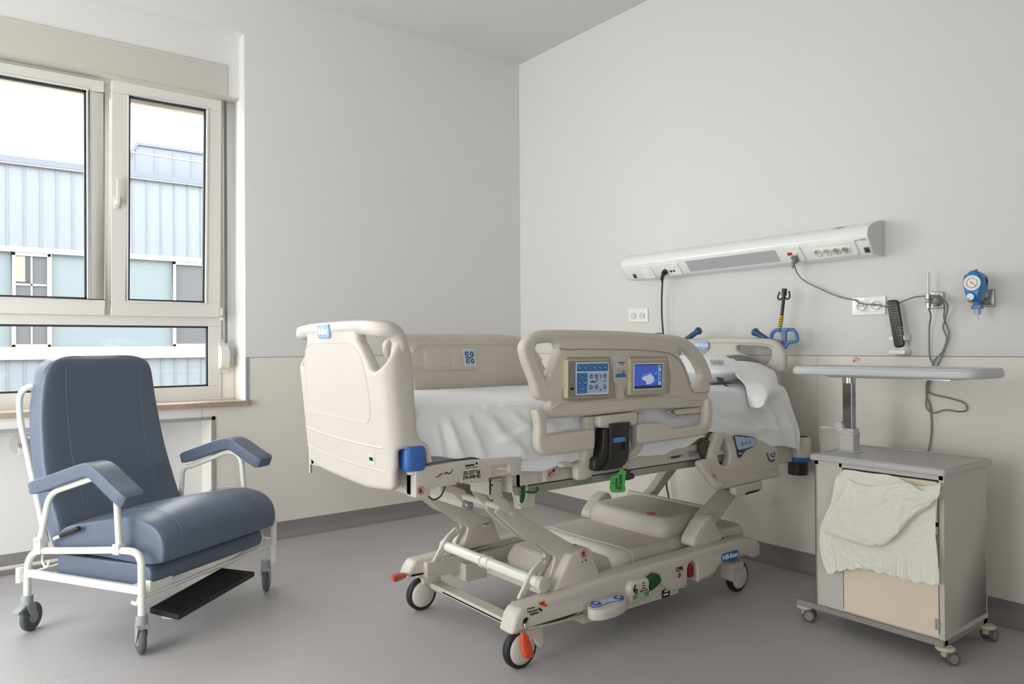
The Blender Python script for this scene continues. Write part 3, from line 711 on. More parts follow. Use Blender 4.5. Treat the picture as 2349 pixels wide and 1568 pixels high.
# ---- lift arms
def armset(ya, yb, t=.012, far=False):
    m = MB()
    o1 = pp('y', -2.38, K1, [(735, 445), (760, 395), (805, 395), (880, 445), (1290, 682), (1205, 725), (1190, 760), (1118, 905), (1095, 890), (1130, 760), (1126, 740), (1035, 668), (930, 622), (745, 460)])
    m.plate('y', ya, t, o1, bev=.002, r=.006).plate('y', ya+.06, t, o1, bev=.002, r=.006)
    m.box(*sorted((o1[4][0], o1[4][0]-.03)), ya, ya+.07, o1[4][1]-.03, o1[4][1]-.02)
    a, b = Vector((o1[0][0], ya+.035, o1[0][1]+.0)), Vector((o1[6][0], ya+.035, o1[6][1])); m.bar(a+Vector((.03, 0, .02)), b+Vector((0, 0, .03)), .058, .012, up=(0, 0, 1))
    return m.build('lift_arm', bmetal, bed)
armset(-2.39, 0); armset(-1.78, 0)
o1 = pp('y', -2.40, K1, [(682, 228), (765, 238), (772, 345), (815, 378), (842, 462), (838, 472), (760, 420), (700, 360), (682, 330)])
m = MB(); m.plate('y', -2.42, .008, o1, bev=.001, r=.003); m.box(o1[0][0]-.002, o1[0][0]+.008, -2.42, -2.30, o1[8][1], o1[0][1]); m.box(o1[0][0], o1[1][0], -2.42, -2.30, o1[0][1]-.006, o1[0][1])
m.plate('y', -2.31, .008, o1, bev=.001, r=.003)
m.cyl((o1[4][0]-.004, -2.424, o1[4][1]+.008), (o1[4][0]-.004, -2.41, o1[4][1]+.008), .008).cyl((o1[0][0]+.012, -2.4215, o1[0][1]-.02), (o1[0][0]+.012, -2.42, o1[0][1]-.02), .004, mi=1).cyl((o1[0][0]+.012, -2.4215, o1[0][1]-.075), (o1[0][0]+.012, -2.42, o1[0][1]-.075), .004, mi=1)
m.cyl((o1[6][0]+.02, -2.40, o1[6][1]), (o1[6][0]+.02, -1.70, o1[6][1]), .014)
m.build('pivot_bracket', [bmetal, dark], bed, bevel=.001)
o1 = pp('y', -2.15, K1, [(375, 275), (440, 262), (540, 300), (590, 370), (590, 410), (560, 430), (528, 420), (515, 380), (470, 330), (380, 300)])
m = MB(); m.plate('y', -2.15, .35, o1, bev=.002, r=.006); m.build('tilt_crank', bmetal, bed)
p = on('y', -2.16, 557, 400, K1); m = MB(); m.cyl((p.x, -2.175, p.z), (p.x, -2.15, p.z), .019).sph((p.x, -2.175, p.z), (.017, .006, .017)); m.build('pivot_bolt', steel, bed)
o1 = pp('y', -2.0, K1, [(560, 330), (650, 285), (720, 300), (715, 400), (600, 410)]); m = MB(); m.plate('y', -2.1, .3, o1, bev=.003, r=.01); m.build('crank_link', bmetal, bed)
m = MB(); p = on('y', -1.95, 672, 398, K1); m.cyl((p.x-.09, -1.95, p.z+.035), (p.x+.03, -1.95, p.z-.008), .026); m.build('actuator_motor', mat('light grey actuator', (190, 192, 194), .35), bed)
# cross tube and links
pn, pf = on('y', -2.40, 1042, 920, K1), on('y', -1.74, 620, 742, K1)
ax_ = Vector((pn.x, 0, pn.z)); m = MB(); m.cyl((pn.x, -2.41, pn.z), (pn.x, -1.72, pn.z), .023)
for y in (-2.02, -2.07): m.lathe((pn.x, y, pn.z), (0, 1, 0), [(-.006, .023), (-.003, .029), (.003, .029), (.006, .023)])
m.build('cross_tube', mat('glossy white tube', (226, 226, 220), .25, spec=.6), bed)
m = MB()
m.lathe((pn.x, -2.43, pn.z), (0, 1, 0), [(0, .02), (.001, .0285), (.006, .030), (.03, .030)]); m.build('tube_cap', bmetal, bed)
m = MB(); m.lathe((pn.x, -1.74, pn.z), (0, 1, 0), [(0, .02), (.001, .0285), (.006, .030), (.03, .030)]); m.build('tube_cap', bmetal, bed)
for y in (-2.345, -1.72):
    q = pp('y', -2.36, K1, [(890, 1030), (985, 830), (1055, 752), (1085, 752), (1085, 790), (1005, 880), (935, 1020)]); m = MB(); m.plate('y', y-.02, .014, q, bev=.002, r=.008)
    p = q[3]; m.cyl((p[0]-.012, y-.026, p[1]-.012), (p[0]-.012, y-.018, p[1]-.012), .008); m.build('link_bar', bmetal, bed)
# triangular base brackets
tri = pp('y', -2.40, K2, [(205, 1232), (360, 905), (455, 858), (500, 843), (535, 865), (555, 920), (608, 1080), (590, 1110)])
for y in (-2.43, -1.75):
    m = MB(); m.plate('y', y, .09, tri, bev=.012, r=.014); tb = m.build('base_bracket', beige, bed)
    if y < -2:
        p = on('y', -2.43, 507, 908, K2); sign_no('y', (p.x, -2.43, p.z), .016, tb); m = MB(); m.add([(p.x-.014, -2.4312, p.z-.034), (p.x-.002, -2.4312, p.z-.034), (p.x-.008, -2.4312, p.z-.023)], [(0, 1, 2)], 0, False).cyl((p.x+.01, -2.4312, p.z-.028), (p.x+.01, -2.43, p.z-.028), .005, mi=1); m.build('caution_mark', [mat('olive print', (120, 112, 40), .5), mat('blue print', (40, 90, 170), .5)], tb)
# head end arms
hb = pp('y', -2.40, K2, [(1378, 835), (1390, 770), (1475, 625), (1530, 575), (1560, 590), (1590, 680), (1660, 765), (1600, 800), (1425, 860)])
for y in (-2.43, -1.75):
    m = MB(); m.plate('y', y, .08, hb, bev=.012, r=.016); m.build('base_bracket', beige, bed)
ar = pp('y', -2.37, K2, [(1475, 600), (1590, 490), (1690, 375), (1800, 340), (1760, 430), (1600, 650), (1570, 640), (1540, 580)])
fa = pp('y', -1.78, K2, [(985, 455), (1090, 385), (1205, 215), (1225, 190), (1300, 180), (1275, 225), (1110, 440), (1080, 470)])
m = MB(); m.plate('y', -1.78, .055, fa, bev=.003, r=.008); m.build('head_lift_arm', bmetal, bed)
for y in (-2.385,):
    m = MB(); m.plate('y', y, .055, ar, bev=.003, r=.012); p = ar[5]; m.cyl((p[0]+.015, y-.003, p[1]+.05), (p[0]+.015, y+.01, p[1]+.05), .005); m.build('head_lift_arm', bmetal, bed)

# ---- wheeled base
base_m = beige
m = MB()
sk = [(-1.985, .155), (-1.965, .215), (-1.94, .240), (-1.80, .250), (-1.66, .258), (-1.55, .27), (-1.0, .275), (-.62, .28), (-.54, .272), (-.475, .245), (-.457, .225), (-.457, .168), (-.51, .166), (-.55, .185), (-.60, .198), (-.70, .200), (-.77, .18), (-.81, .152), (-.85, .140), (-.935, .132), (-.942, .215), (-.955, .232), (-.985, .232), (-1.0, .215), (-1.003, .126), (-1.09, .128), (-1.125, .135), (-1.16, .16), (-1.19, .185), (-1.385, .175), (-1.40, .150), (-1.62, .150), (-1.62, .138), (-1.70, .138), (-1.80, .142), (-1.90, .15), (-1.96, .150)]
m.plate('y', -2.475, .085, sk, bev=.016, r=.012, res=3)
sf = [(-1.985, .17), (-1.965, .215), (-1.94, .240), (-1.55, .255), (-.62, .26), (-.5, .245), (-.47, .17), (-1.0, .155), (-1.6, .155)]
m.plate('y', -1.71, .085, sf, bev=.016, r=.012, res=3)
bs = m.build('base_side_cover', base_m, bed)
m = MB(); m.box(-1.62, -1.39, -2.46, -2.40, .105, .16).box(-1.39, -1.05, -2.46, -2.40, .108, .18).box(-1.90, -.50, -2.41, -2.36, .16, .23).box(-1.90, -.50, -1.74, -1.69, .16, .23)
m.box(-1.60, -.55, -2.36, -1.74, .14, .17).box(-1.86, -1.80, -2.40, -1.70, .10, .125).box(-.60, -.50, -2.45, -1.65, .2, .24)
m.bar((-1.83, -1.80, .11), (-1.83, -2.32, .11), .06, .014).box(-1.72, -1.60, -1.78, -1.66, .12, .2)
m.build('base_frame', bmetal, bed, bevel=.004)
def cover(x0, x1, y0, y1, z0, z1, sl, name, e=.25):
    m = MB(); cx, cy = (x0+x1)/2, (y0+y1)/2; hx, hy = (x1-x0)/2, (y1-y0)/2; rg = []
    for t, k in ((0, 0), (.55, .25), (.8, .5), (.93, .78), (1, 1)):
        f = sl*k; z = lerp(z0, z1, t); rg.append([Vector((cx+a, cy+b, z)) for a, b in rrect(hx-f, hy-f, e, 48)])
    top = rg[-1]; rg.append([Vector((cx+(p.x-cx)*.93, cy+(p.y-cy)*.93, z1+.004)) for p in top]); m.loft(rg); return m.build(name, base_m, bed, sub=1)
cover(-1.52, -1.10, -2.30, -1.76, .14, .262, .05, 'base_cover'); cover(-1.30, -.62, -2.36, -1.74, .15, .300, .045, 'base_cover')
cover(-.99, -.60, -2.32, -1.78, .26, .392, .035, 'motor_cover'); cover(-.66, -.45, -2.40, -1.70, .22, .31, .02, 'base_cover')
m = MB(); m.tube(smooth_path([Vector((-1.235+.02*sin(k), y, .262+z)) for k, (y, z) in enumerate([(-2.352, -.09), (-2.35, -.02), (-2.33, .028), (-2.27, .043), (-2.1, .046), (-1.95, .046), (-1.82, .043), (-1.76, .02)])], 5), .0035); m.build('cover_seam', beige2, bed)
m = MB(); m.cyl((-.62, -2.33, .385), (-.62, -1.76, .385), .018); m.build('pivot_shaft', beige, bed)
m = MB(); p = on('z', .398, 1493, 1177); m.tube([p+Vector((.022*cos(a*pi/10), .022*sin(a*pi/10), 0)) for a in range(20)], .0016, 4, True); m.bar(p+Vector((-.015, -.015, 0)), p+Vector((.015, .015, 0)), .003, .001); m.build('warning_sign', red, bed)
# logo and stickers on the base side
SV = -2.476
q = on('y', SV, 1730, 928, K2); R = on('y', SV, 1800, 905, K2)-on('y', SV, 1660, 950, K2)
m = MB(); m.plate('y', SV-.002, .003, [(q.x-.064, q.z-.020), (q.x+.064, q.z-.020), (q.x+.064, q.z+.020), (q.x-.064, q.z+.020)], bev=.0005, r=.02); b_ = m.build('badge', mat('strong blue badge', (36, 104, 184), .4), bs, label='blue badge on the base')
m = MB(); m.text('Hill-Rom', (q.x, SV-.003, q.z), XD, ZD, .032, bold=.0006); m.build('lettering', white, b_)
q = on('y', SV, 1307, 1040, K2); m = MB(); m.text('CPR', (q.x, SV-.001, q.z), XD, ZD, .026, bold=.0006).add([(q.x+a*.016, SV-.001, q.z-.026+b*.016) for a, b in ((-.4, .6), (.4, .8), (.4, .1), (.9, .1), (0, -.8), (-.9, -.1), (-.4, 0))], [(0, 1, 2, 3, 4, 5, 6)], 1, False); m.build('lettering', [ink, red], bs)
q = on('y', SV, 65, 1395, K2)
m = MB()
for k, (t, w) in enumerate((('Dirección', .009), ('Punto muerto', .009), ('FRENO', .013))): m.text(t, (q.x+k*.008, SV-.0008, q.z+.014-k*.012), XD, ZD, w, bold=.0002)
m.obox((q.x+.062, SV-.001, q.z+.012), .030, .001, .010, rx=(.9, 0, -.42), rz=(.42, 0, .9), mi=1).obox((q.x+.052, SV-.001, q.z+.022), .030, .001, .009, mi=1).obox((q.x+.045, SV-.001, q.z-.002), .02, .001, .008, rx=(.7, 0, -.7), rz=(.7, 0, .7))
m.build('brake_sticker', [ink, orange], bs)
# direction sticker block
m = MB(); m.plate('y', -2.50, .06, [(-1.395, .145), (-1.275, .150), (-1.265, .17), (-1.27, .215), (-1.29, .235), (-1.38, .235), (-1.40, .215)], bev=.012, r=.018); blk = m.build('steering_block', base_m, bs)
m = MB(); cx, cz = -1.335, .192
for k, (t, w) in enumerate((('Freno', .007), ('Punto', .007), ('muerto', .007), ('DIRECCIÓN', .0085))): m.text(t, (cx+.018, -2.5008, cz+.026-k*.0105), XD, ZD, w, bold=.0002)
m.box(cx-.045, cx+.05, -2.501, -2.50, cz-.032, cz-.012, 1); m.text('ACCESO AL', (cx, -2.5014, cz-.018), XD, ZD, .008, mi=2).text('ACCESORIO', (cx, -2.5014, cz-.027), XD, ZD, .008, mi=2)
for a, b in (((-.03, .028), (-.042, .008)), ((-.042, .008), (-.028, -.008)), ((-.042, .008), (-.02, .006))): m.bar((cx+a[0], -2.501, cz+a[1]), (cx+b[0], -2.501, cz+b[1]), .008, .001, up=(0, 1, 0), mi=3)
m.bar((cx-.02, -2.501, cz+.008), (cx-.022, -2.501, cz-.01), .005, .001, up=(0, 1, 0))
m.build('direction_sticker', [ink, mat('leaf green print', (92, 150, 58), .5), white, green], blk)
# control pedal pod
m = MB(); pod = pp('z', .200, K2, [(535, 1340), (560, 1300), (660, 1270), (780, 1240), (850, 1240), (870, 1270), (860, 1310), (800, 1345), (680, 1380), (590, 1385), (545, 1370)])
m.plate('z', .200, -.042, pod, bev=.008, r=.02); po = m.build('pedal_pod', base_m, bs)
m = MB(); c = on('z', .201, 700, 1305, K2); a, b = on('z', .201, 610, 1330, K2), on('z', .201, 800, 1280, K2); d = (b-a).normalized()
ol = pp('z', .201, K2, [(548, 1345), (575, 1308), (640, 1300), (700, 1285), (760, 1262), (830, 1255), (850, 1275), (830, 1300), (760, 1308), (700, 1325), (655, 1350), (590, 1362)])
m.plate('z', .2005, .0015, ol, bev=0, r=.012, mi=1); cx_ = sum(p[0] for p in ol)/len(ol); cy_ = sum(p[1] for p in ol)/len(ol)
m.plate('z', .2015, .001, [(cx_+(p[0]-cx_)*.93, cy_+(p[1]-cy_)*.85) for p in ol], bev=0, r=.012)
for p in (a, b):
    m.cyl(p+Vector((0, 0, .001)), p+Vector((0, 0, .003)), .021, n=28, mi=1)
    s = .012 if p is a else .012; m.add([p+Vector((0, 0, .0034))+Vector(v)*s for v in ((-1, .2, 0), (.6, .9, 0), (.6, -.6, 0))], [(0, 1, 2)], 2, False)
m.bar(c-d*.03+Vector((-.004, .012, .0005)), c+d*.03+Vector((-.004, .012, .0005)), .010, .001, mi=3)
m.build('pedal_keypad', [mat('pale blue film', (188, 200, 226), .35), mat('keypad blue', (44, 84, 158), .35), white, ink], po)
m = MB(); m.plate('z', .150, -.008, pp('z', .150, K2, [(640, 1405), (692, 1436), (808, 1400), (796, 1372)]), bev=.002, r=.006); m.build('release_pedal', blue, bs)
m = MB(); m.plate('y', -2.50, .03, pp('y', -2.5, K2, [(1045, 1130), (1110, 1075), (1150, 1085), (1168, 1140), (1125, 1190), (1050, 1245), (1040, 1200)]), bev=.008, r=.010); m.build('steer_pedal', green, bs)
m = MB(); m.plate('y', -2.47, .02, [(-.99, .165), (-.958, .165), (-.956, .21), (-.965, .222), (-.985, .222), (-.992, .21)], bev=.005, r=.01); m.build('release_lever', mat('dark red plastic', (140, 24, 26), .4), bs)
m = MB(); p = pp('y', -2.461, K2, [(1160, 1218), (1228, 1195), (1228, 1262), (1160, 1282)]); m.plate('y', -2.4615, .001, p, bev=0, r=.002)
c = (sum(a for a, b in p)/4, sum(b for a, b in p)/4); m.box(c[0]-.016, c[0]+.014, -2.4625, -2.4615, c[1]-.008, c[1]-.002, 1).box(c[0]-.010, c[0]+.012, -2.4625, -2.4615, c[1]+.006, c[1]+.012, 1); m.build('id_label', [ink, white], bs)
m = MB(); m.tube(smooth_path([(-1.78, -2.4765, .222), (-1.66, -2.4765, .226), (-1.645, -2.4765, .212), (-1.64, -2.4765, .19), (-1.65, -2.4765, .168), (-1.68, -2.4765, .158), (-1.78, -2.4765, .152)], 4), .0012, 4); m.build('cover_groove', beige2, bs)
m = MB(); m.plate('y', -2.477, .002, pp('y', -2.475, K1, [(930, 1160), (950, 1145), (965, 1150), (950, 1180), (938, 1215), (925, 1200)]), bev=0, r=.004); m.build('lever_slot', dark, bs)
# casters of the bed
def bed_caster(x, y, lever, near=True, front=True):
    R = .0735; m = MB()
    m.lathe((x, y-.017, R), (0, 1, 0), [(0, R-.014), (.002, R-.005), (.007, R), (.027, R), (.032, R-.005), (.034, R-.014)], n=40)
    w = m.build('caster', tyre, bed)
    m = MB(); m.lathe((x, y-.030, R), (0, 1, 0), [(0, .02), (.004, .042), (.009, .054), (.014, .059), (.04, .059), (.05, .054)], n=36); m.build('wheel_cover', beige, w)
    m = MB(); s = 1 if front else -1
    m.plate('y', y-.034, .068, [(x-s*.01, R+.045), (x-s*.012, .155), (x+s*.085, .155), (x+s*.088, .075), (x+s*.072, .062), (x+s*.055, .08), (x+s*.04, R+.035), (x+s*.01, R+.05)], bev=.005, r=.012)
    m.plate('y', y-.0352, .002, [(x+s*.018, .108), (x+s*.058, .108), (x+s*.058, .119), (x+s*.018, .119)], bev=.0004, r=.005); m.build('fork', beige2, w)
bed_caster(-1.903, -2.418, 1); bed_caster(-1.885, -1.663, 1); bed_caster(-.517-.03, -2.40, 1, front=False); bed_caster(-.55, -1.68, 1, front=False)
# orange brake pedals
p0, p1, p2 = on('y', -2.482, 938, 1190, K1), on('y', -2.50, 930, 1250, K1), on('y', -2.50, 965, 1415, K1)
m = MB(); m.tube([p0, p0+Vector((0, -.01, -.015)), p1], .005, mi=1); d = (p2-p1); n_ = 8; rg = []
for t, w, h in ((0, .008, .006), (.08, .010, .008), (.2, .015, .011), (.5, .019, .012), (.85, .020, .013), (.97, .018, .012), (1, .013, .008)): rg.append([p1+d*t+Vector((a*w/.02, -abs(b)*0+b*h/.02, 0)) for a, b in rrect(.02, .02, .4, 20)])
m.loft(rg)
for k in range(9): q = p1+d*(.28+.07*k)+Vector((.007*(-1)**k, -.013, 0)); m.sph(q, .0022, nu=6, nv=4)
m.build('brake_pedal', [orange, steel], bed)
q1, q2 = on('x', -2.0, 140, 865, K1), on('x', -2.12, 60, 890, K1); d = q2-q1; m = MB(); rg = []
for t, w, h in ((-.1, .01, .008), (0, .012, .010), (.3, .016, .013), (.85, .017, .014), (1, .012, .010)): rg.append([q1+d*t+Vector((0, a*w/.02, b*h/.02)) for a, b in rrect(.02, .02, .4, 20)])
m.loft(rg); m.build('brake_pedal', orange, bed)
m = MB(); p = on('y', -2.42, 1738, 1285); m.box(-.47, -.43, -2.43, -2.39, .15, .185); m.build('brake_pedal', mat('shaded red plastic', (150, 30, 28), .4), bed, bevel=.006)
# ================================================================= SIDE RAILS
RY = -2.535; RD = .045
def Q(K, pts, ax='y', v=RY): return pp(ax, v, K, pts)
out = Q(KR, [(74, 270), (84, 215), (120, 160), (165, 128), (210, 116), (300, 112), (600, 115), (900, 124), (1200, 139), (1340, 147), (1430, 172), (1520, 222), (1595, 310), (1655, 430), (1682, 545), (1692, 618), (1668, 628), (1676, 690), (1674, 742), (1640, 757), (1200, 782), (700, 830), (305, 862), (300, 760), (302, 706), (235, 700), (196, 670), (180, 590), (150, 500), (100, 370)])
h1 = Q(KR, [(205, 204), (345, 200), (372, 225), (380, 255), (372, 300), (285, 505), (272, 516), (255, 500), (180, 330), (163, 265), (178, 225)])
h2 = Q(KR, [(1412, 256), (1440, 262), (1500, 300), (1560, 370), (1600, 450), (1612, 495), (1565, 585), (1545, 602), (1526, 585), (1505, 490), (1465, 390), (1415, 300)])
def siderail(name):
    return thing_part
m = MB(); m.plate('y', RY, RD, out, [h1, h2], bev=.014, r=.016, res=3); sr = m.build('siderail', beige2, bed)
def grab(v0, pts, K, r, name, par, mt):
    m = MB(); m.tube(smooth_path([Vector((a, v0, b)) for a, b in pp('y', v0, K, pts)], 6), r, 14, sq=.8, up=(0, 1, 0)); return m.build(name, mt, par)
m = MB(); m.tube(smooth_path([Vector((a, RY+.02, b)) for a, b in pp('y', RY+.02, KR, [(258, 600), (215, 520), (160, 400), (122, 280), (150, 185), (240, 156), (500, 152), (900, 160), (1200, 178), (1380, 196), (1480, 235), (1570, 330), (1630, 450), (1652, 540)])], 6), .021, 16, sq=1.15, up=(0, 1, 0)); m.build('grab_rail', beige2, sr)
# raised inner field edge
def edge(K, pts, y, r, name, par, mt, closed=False, fil=0):
    m = MB(); P = pp('y', y, K, pts); m.tube([Vector((a, y, b)) for a, b in (fillet(P, fil) if closed else smooth_path([(a, b, 0) for a, b in P], 5))] if closed else [Vector((p.x, y, p.y)) for p in smooth_path([(a, b, 0) for a, b in P], 5)], r, 6, closed); return m.build(name, mt, par)
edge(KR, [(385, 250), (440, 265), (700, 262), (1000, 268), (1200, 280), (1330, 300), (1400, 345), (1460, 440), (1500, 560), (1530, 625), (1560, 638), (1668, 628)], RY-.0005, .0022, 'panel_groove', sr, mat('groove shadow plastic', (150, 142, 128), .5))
edge(KR, [(330, 775), (370, 740), (450, 725), (900, 690), (1330, 665), (1420, 665), (1480, 688), (1560, 695), (1665, 683)], RY-.001, .004, 'panel_ridge', sr, beige2)
# recess pads and control panels
m = MB(); m.plate('y', RY-.001, .004, Q(KR, [(448, 328), (815, 325), (860, 545), (870, 690), (600, 712), (410, 705), (400, 640), (440, 500)]), bev=.001, r=.01); m.plate('y', RY-.001, .004, Q(KR, [(990, 320), (1305, 325), (1340, 480), (1330, 640), (960, 690), (930, 640), (985, 560)]), bev=.001, r=.01)
m.build('panel_recess', mat('recess plastic', (168, 158, 140), .5), sr)
m = MB(); m.plate('y', RY-.006, .010, Q(KR, [(845, 325), (985, 322), (985, 555), (935, 590), (930, 690), (885, 690), (888, 590), (840, 540)]), bev=.002, r=.008); m.build('panel_ridge', beige2, sr)
case = mat('tan control case', (196, 182, 150), .45); film = mat('grey keypad film', (138, 134, 130), .45)
PY = RY-.022
m = MB(); m.plate('y', PY, .024, Q(KS, [(180, 205), (1000, 198), (995, 920), (180, 955)], v=PY), bev=.003, r=.006); m.plate('y', PY-.0008, .001, Q(KS, [(200, 232), (985, 222), (978, 905), (195, 932)], v=PY), bev=0, r=.005, mi=1); cp = m.build('control_panel', [case, film], sr)
PF = PY-.0016
def fl(K, pts, v, d, mt, name, par, r=.003):
    m = MB(); m.plate('y', v, d, pp('y', v, K, pts), bev=0, r=r); return m.build(name, mt, par)
keyw = mat('keypad white', (226, 232, 240), .4); keyb = mat('keypad mid blue', (62, 122, 188), .35); keyl = mat('keypad pale blue', (176, 196, 222), .35); navy = mat('button navy', (34, 74, 130), .3)
m = MB()
m.plate('y', PF, .0009, Q(KS, [(345, 262), (978, 250), (970, 860), (345, 888)], v=PF), bev=0, r=.004)
m.plate('y', PF-.0004, .0005, Q(KS, [(362, 285), (963, 272), (963, 425), (362, 435)], v=PF), bev=0, r=.002, mi=1)
m.plate('y', PF-.0004, .0005, Q(KS, [(362, 462), (568, 458), (562, 852), (360, 865)], v=PF), bev=0, r=.002, mi=1)
m.plate('y', PF-.0004, .0005, Q(KS, [(568, 458), (955, 448), (950, 832), (568, 850)], v=PF), bev=0, r=.002, mi=2)
def disc(m, K, x, y, v, r, mi, d=.0006): p = on('y', v, x, y, K); m.cyl((p.x, v-d, p.z), (p.x, v, p.z), r, n=22, mi=mi); return p
for x, y in ((642, 528), (742, 525), (902, 520), (638, 735), (740, 730), (900, 725)):
    p = disc(m, KS, x, y, PF-.0005, .0078, 3); s = 1 if y < 600 else -1
    m.add([(p.x+a*.0042, PF-.0016, p.z+s*b*.005) for a, b in ((-1, -.7), (1, -.7), (0, .9))], [(0, 1, 2)], 0, False)
for x, y in ((418, 365), (518, 362), (706, 360), (808, 357), (908, 354), (465, 545), (408, 655), (520, 652), (465, 768)):
    p = disc(m, KS, x, y, PF-.0005, .0070, 3); m.bar((p.x-.005, PF-.0014, p.z+.002), (p.x+.004, PF-.0014, p.z-.003), .0026, .0004, up=(0, 1, 0), mi=0); m.bar((p.x-.003, PF-.0014, p.z-.002), (p.x+.003, PF-.0014, p.z+.003), .0016, .0004, up=(0, 1, 0), mi=0)
disc(m, KS, 822, 785, PF-.0005, .0045, 1); p = on('y', PF, 823, 525, KS); m.box(p.x-.002, p.x+.003, PF-.001, PF-.0004, p.z-.005, p.z+.005, 5)
m.build('keypad', [keyw, keyb, keyl, navy, ink, red], cp)
a = on('y', PF, 690, 630, KS); pictogram_lying((a.x, PF-.0006, a.z), .034, XD, ZD, ink, cp, name='patient_pictogram'); a = on('y', PF, 900, 615, KS); pictogram_lying((a.x, PF-.0006, a.z), .016, XD, ZD, ink, cp)
m = MB(); a = on('y', PF, 275, 765, KS); m.box(a.x-.009, a.x+.009, PF+.0004, PF+.001, a.z-.005, a.z+.005); a = on('y', PF, 275, 680, KS); m.box(a.x-.002, a.x+.001, PF+.0004, PF+.001, a.z-.003, a.z+.003, 1); m.build('indicator', [ink, orange], cp)
# touch screen
m = MB(); m.plate('y', PY, .024, Q(KS, [(1390, 190), (2085, 180), (2080, 865), (1380, 892)], v=PY), bev=.003, r=.006); m.plate('y', PY-.0008, .001, Q(KS, [(1405, 222), (2068, 212), (2062, 850), (1400, 872)], v=PY), bev=0, r=.004, mi=1); ts = m.build('touch_screen', [case, mat('screen bezel', (176, 170, 158), .4)], sr)
m = MB(); m.plate('y', PF, .0009, Q(KS, [(1460, 285), (2020, 270), (2010, 760), (1460, 785)], v=PF), bev=0, r=.001)
m.plate('y', PF-.0004, .0006, Q(KS, [(1470, 295), (2008, 285), (2000, 750), (1468, 772)], v=PF), bev=0, r=0, mi=1)
m.plate('y', PF-.0008, .0006, Q(KS, [(1470, 312), (1928, 305), (1920, 695), (1470, 715)], v=PF), bev=0, r=0, mi=2)
m.plate('y', PF-.0008, .0006, Q(KS, [(1932, 308), (1985, 305), (1982, 690), (1928, 695)], v=PF), bev=0, r=0, mi=3)
m.plate('y', PF-.0011, .0006, Q(KS, [(1940, 320), (1980, 318), (1980, 368), (1940, 370)], v=PF), bev=0, r=0, mi=5)
for k in range(3): m.plate('y', PF-.0011, .0006, Q(KS, [(1940, 430+k*70), (1978, 428+k*70), (1978, 478+k*70), (1940, 480+k*70)], v=PF), bev=0, r=.001, mi=2)
m.plate('y', PF-.0012, .0004, Q(KS, [(1610, 545), (1790, 480), (1850, 560), (1840, 640), (1700, 690), (1690, 620), (1620, 590)], v=PF), bev=0, r=.003, mi=4)
for q in ([(1635, 520), (1640, 490), (1710, 480), (1720, 505)], [(1735, 490), (1745, 470), (1785, 460), (1790, 485)]): m.tube([Vector((a, PF-.001, b)) for a, b in Q(KS, q, v=PF)], .0008, 5, mi=4)
a = on('y', PF, 1765, 672, KS); m.tube([(a.x+.003*cos(k*pi/6), PF-.0014, a.z+.003*sin(k*pi/6)) for k in range(12)], .0007, 4, True, mi=6)
a = on('y', PF, 1880, 470, KS); m.text('-11°', (a.x, PF-.001, a.z), XD, ZD, .010, mi=4)
def em(n, c, e=.22): return mat(n, c, .3, emit=e)
m.build('screen_display', [em('screen edge glow', (190, 205, 225), .15), em('screen black', (30, 34, 60), .1), em('screen blue', (56, 84, 178)), em('screen pale', (140, 175, 215), .2), em('screen white', (176, 188, 214), .2), em('screen green', (50, 150, 70)), em('screen yellow', (210, 190, 60))], ts)
# centre sticker
PG = RY-.0072
m = MB(); m.plate('y', PG, .0008, Q(KS, [(1112, 225), (1320, 222), (1318, 575), (1110, 580)], v=PG), bev=0, r=.004)
m.plate('y', PG-.0005, .0005, Q(KS, [(1112, 480), (1312, 475), (1312, 545), (1112, 550)], v=PG), bev=0, r=0, mi=1)
a = on('y', PG, 1222, 262, KS); m.text('Progressa', (a.x, PG-.001, a.z), XD, ZD, .0088, mi=2, bold=.0002); a = on('y', PG, 1218, 302, KS); m.text('Prevention', (a.x, PG-.001, a.z), XD, ZD, .0052, mi=1)
def strokes(m, K, segs, v, w, mi):
    for s in segs:
        P = pp('y', v, K, s)
        for a, b in zip(P, P[1:]): m.bar((a[0], v, a[1]), (b[0], v, b[1]), w, .0005, up=(0, 1, 0), mi=mi)
strokes(m, KS, [[(1165, 375), (1185, 430), (1165, 500), (1160, 545)], [(1160, 390), (1130, 440)], [(1225, 385), (1230, 460), (1190, 500), (1185, 545)], [(1240, 500), (1260, 370)], [(1245, 495), (1285, 400)], [(1250, 495), (1300, 430)]], PG-.0008, .0014, 3)
disc(m, KS, 1150, 350, PG-.0006, .002, 0); m.build('model_sticker', [mat('sticker ground', (212, 206, 192), .4), keyb, mat('dark blue print', (36, 58, 120), .4), ink], sr)
# lower link rails
LY = -2.555
m = MB(); o_ = pp('y', LY, KM, [(320, 290), (325, 258), (360, 238), (430, 236), (475, 262), (490, 310), (482, 420), (478, 600), (520, 605), (1165, 528), (1178, 640), (1170, 800), (1140, 825), (520, 912), (440, 900), (370, 850), (335, 740), (345, 600), (352, 480), (330, 350)])
m.plate('y', LY, .042, o_, bev=.013, r=.02, res=3); m.build('lower_guard', beige2, sr)
m = MB(); o_ = pp('y', LY, KR, [(1060, 920), (1080, 905), (1270, 892), (1300, 900), (1370, 945), (1600, 918), (1640, 880), (1652, 800), (1650, 700), (1672, 680), (1700, 700), (1708, 780), (1700, 900), (1680, 960), (1640, 1000), (1560, 1015), (1070, 1082), (1056, 1060)])
m.plate('y', LY, .042, o_, bev=.012, r=.016, res=3); m.build('lower_guard', beige2, sr)
m = MB(); m.plate('y', -2.52, .02, pp('y', -2.52, KR, [(1308, 790), (1640, 750), (1650, 790), (1600, 825), (1390, 843), (1340, 825)]), [pp('y', -2.52, KR, [(1365, 795), (1610, 768), (1612, 795), (1400, 815)])], bev=.005, r=.01); m.build('cable_hook', beige2, sr)
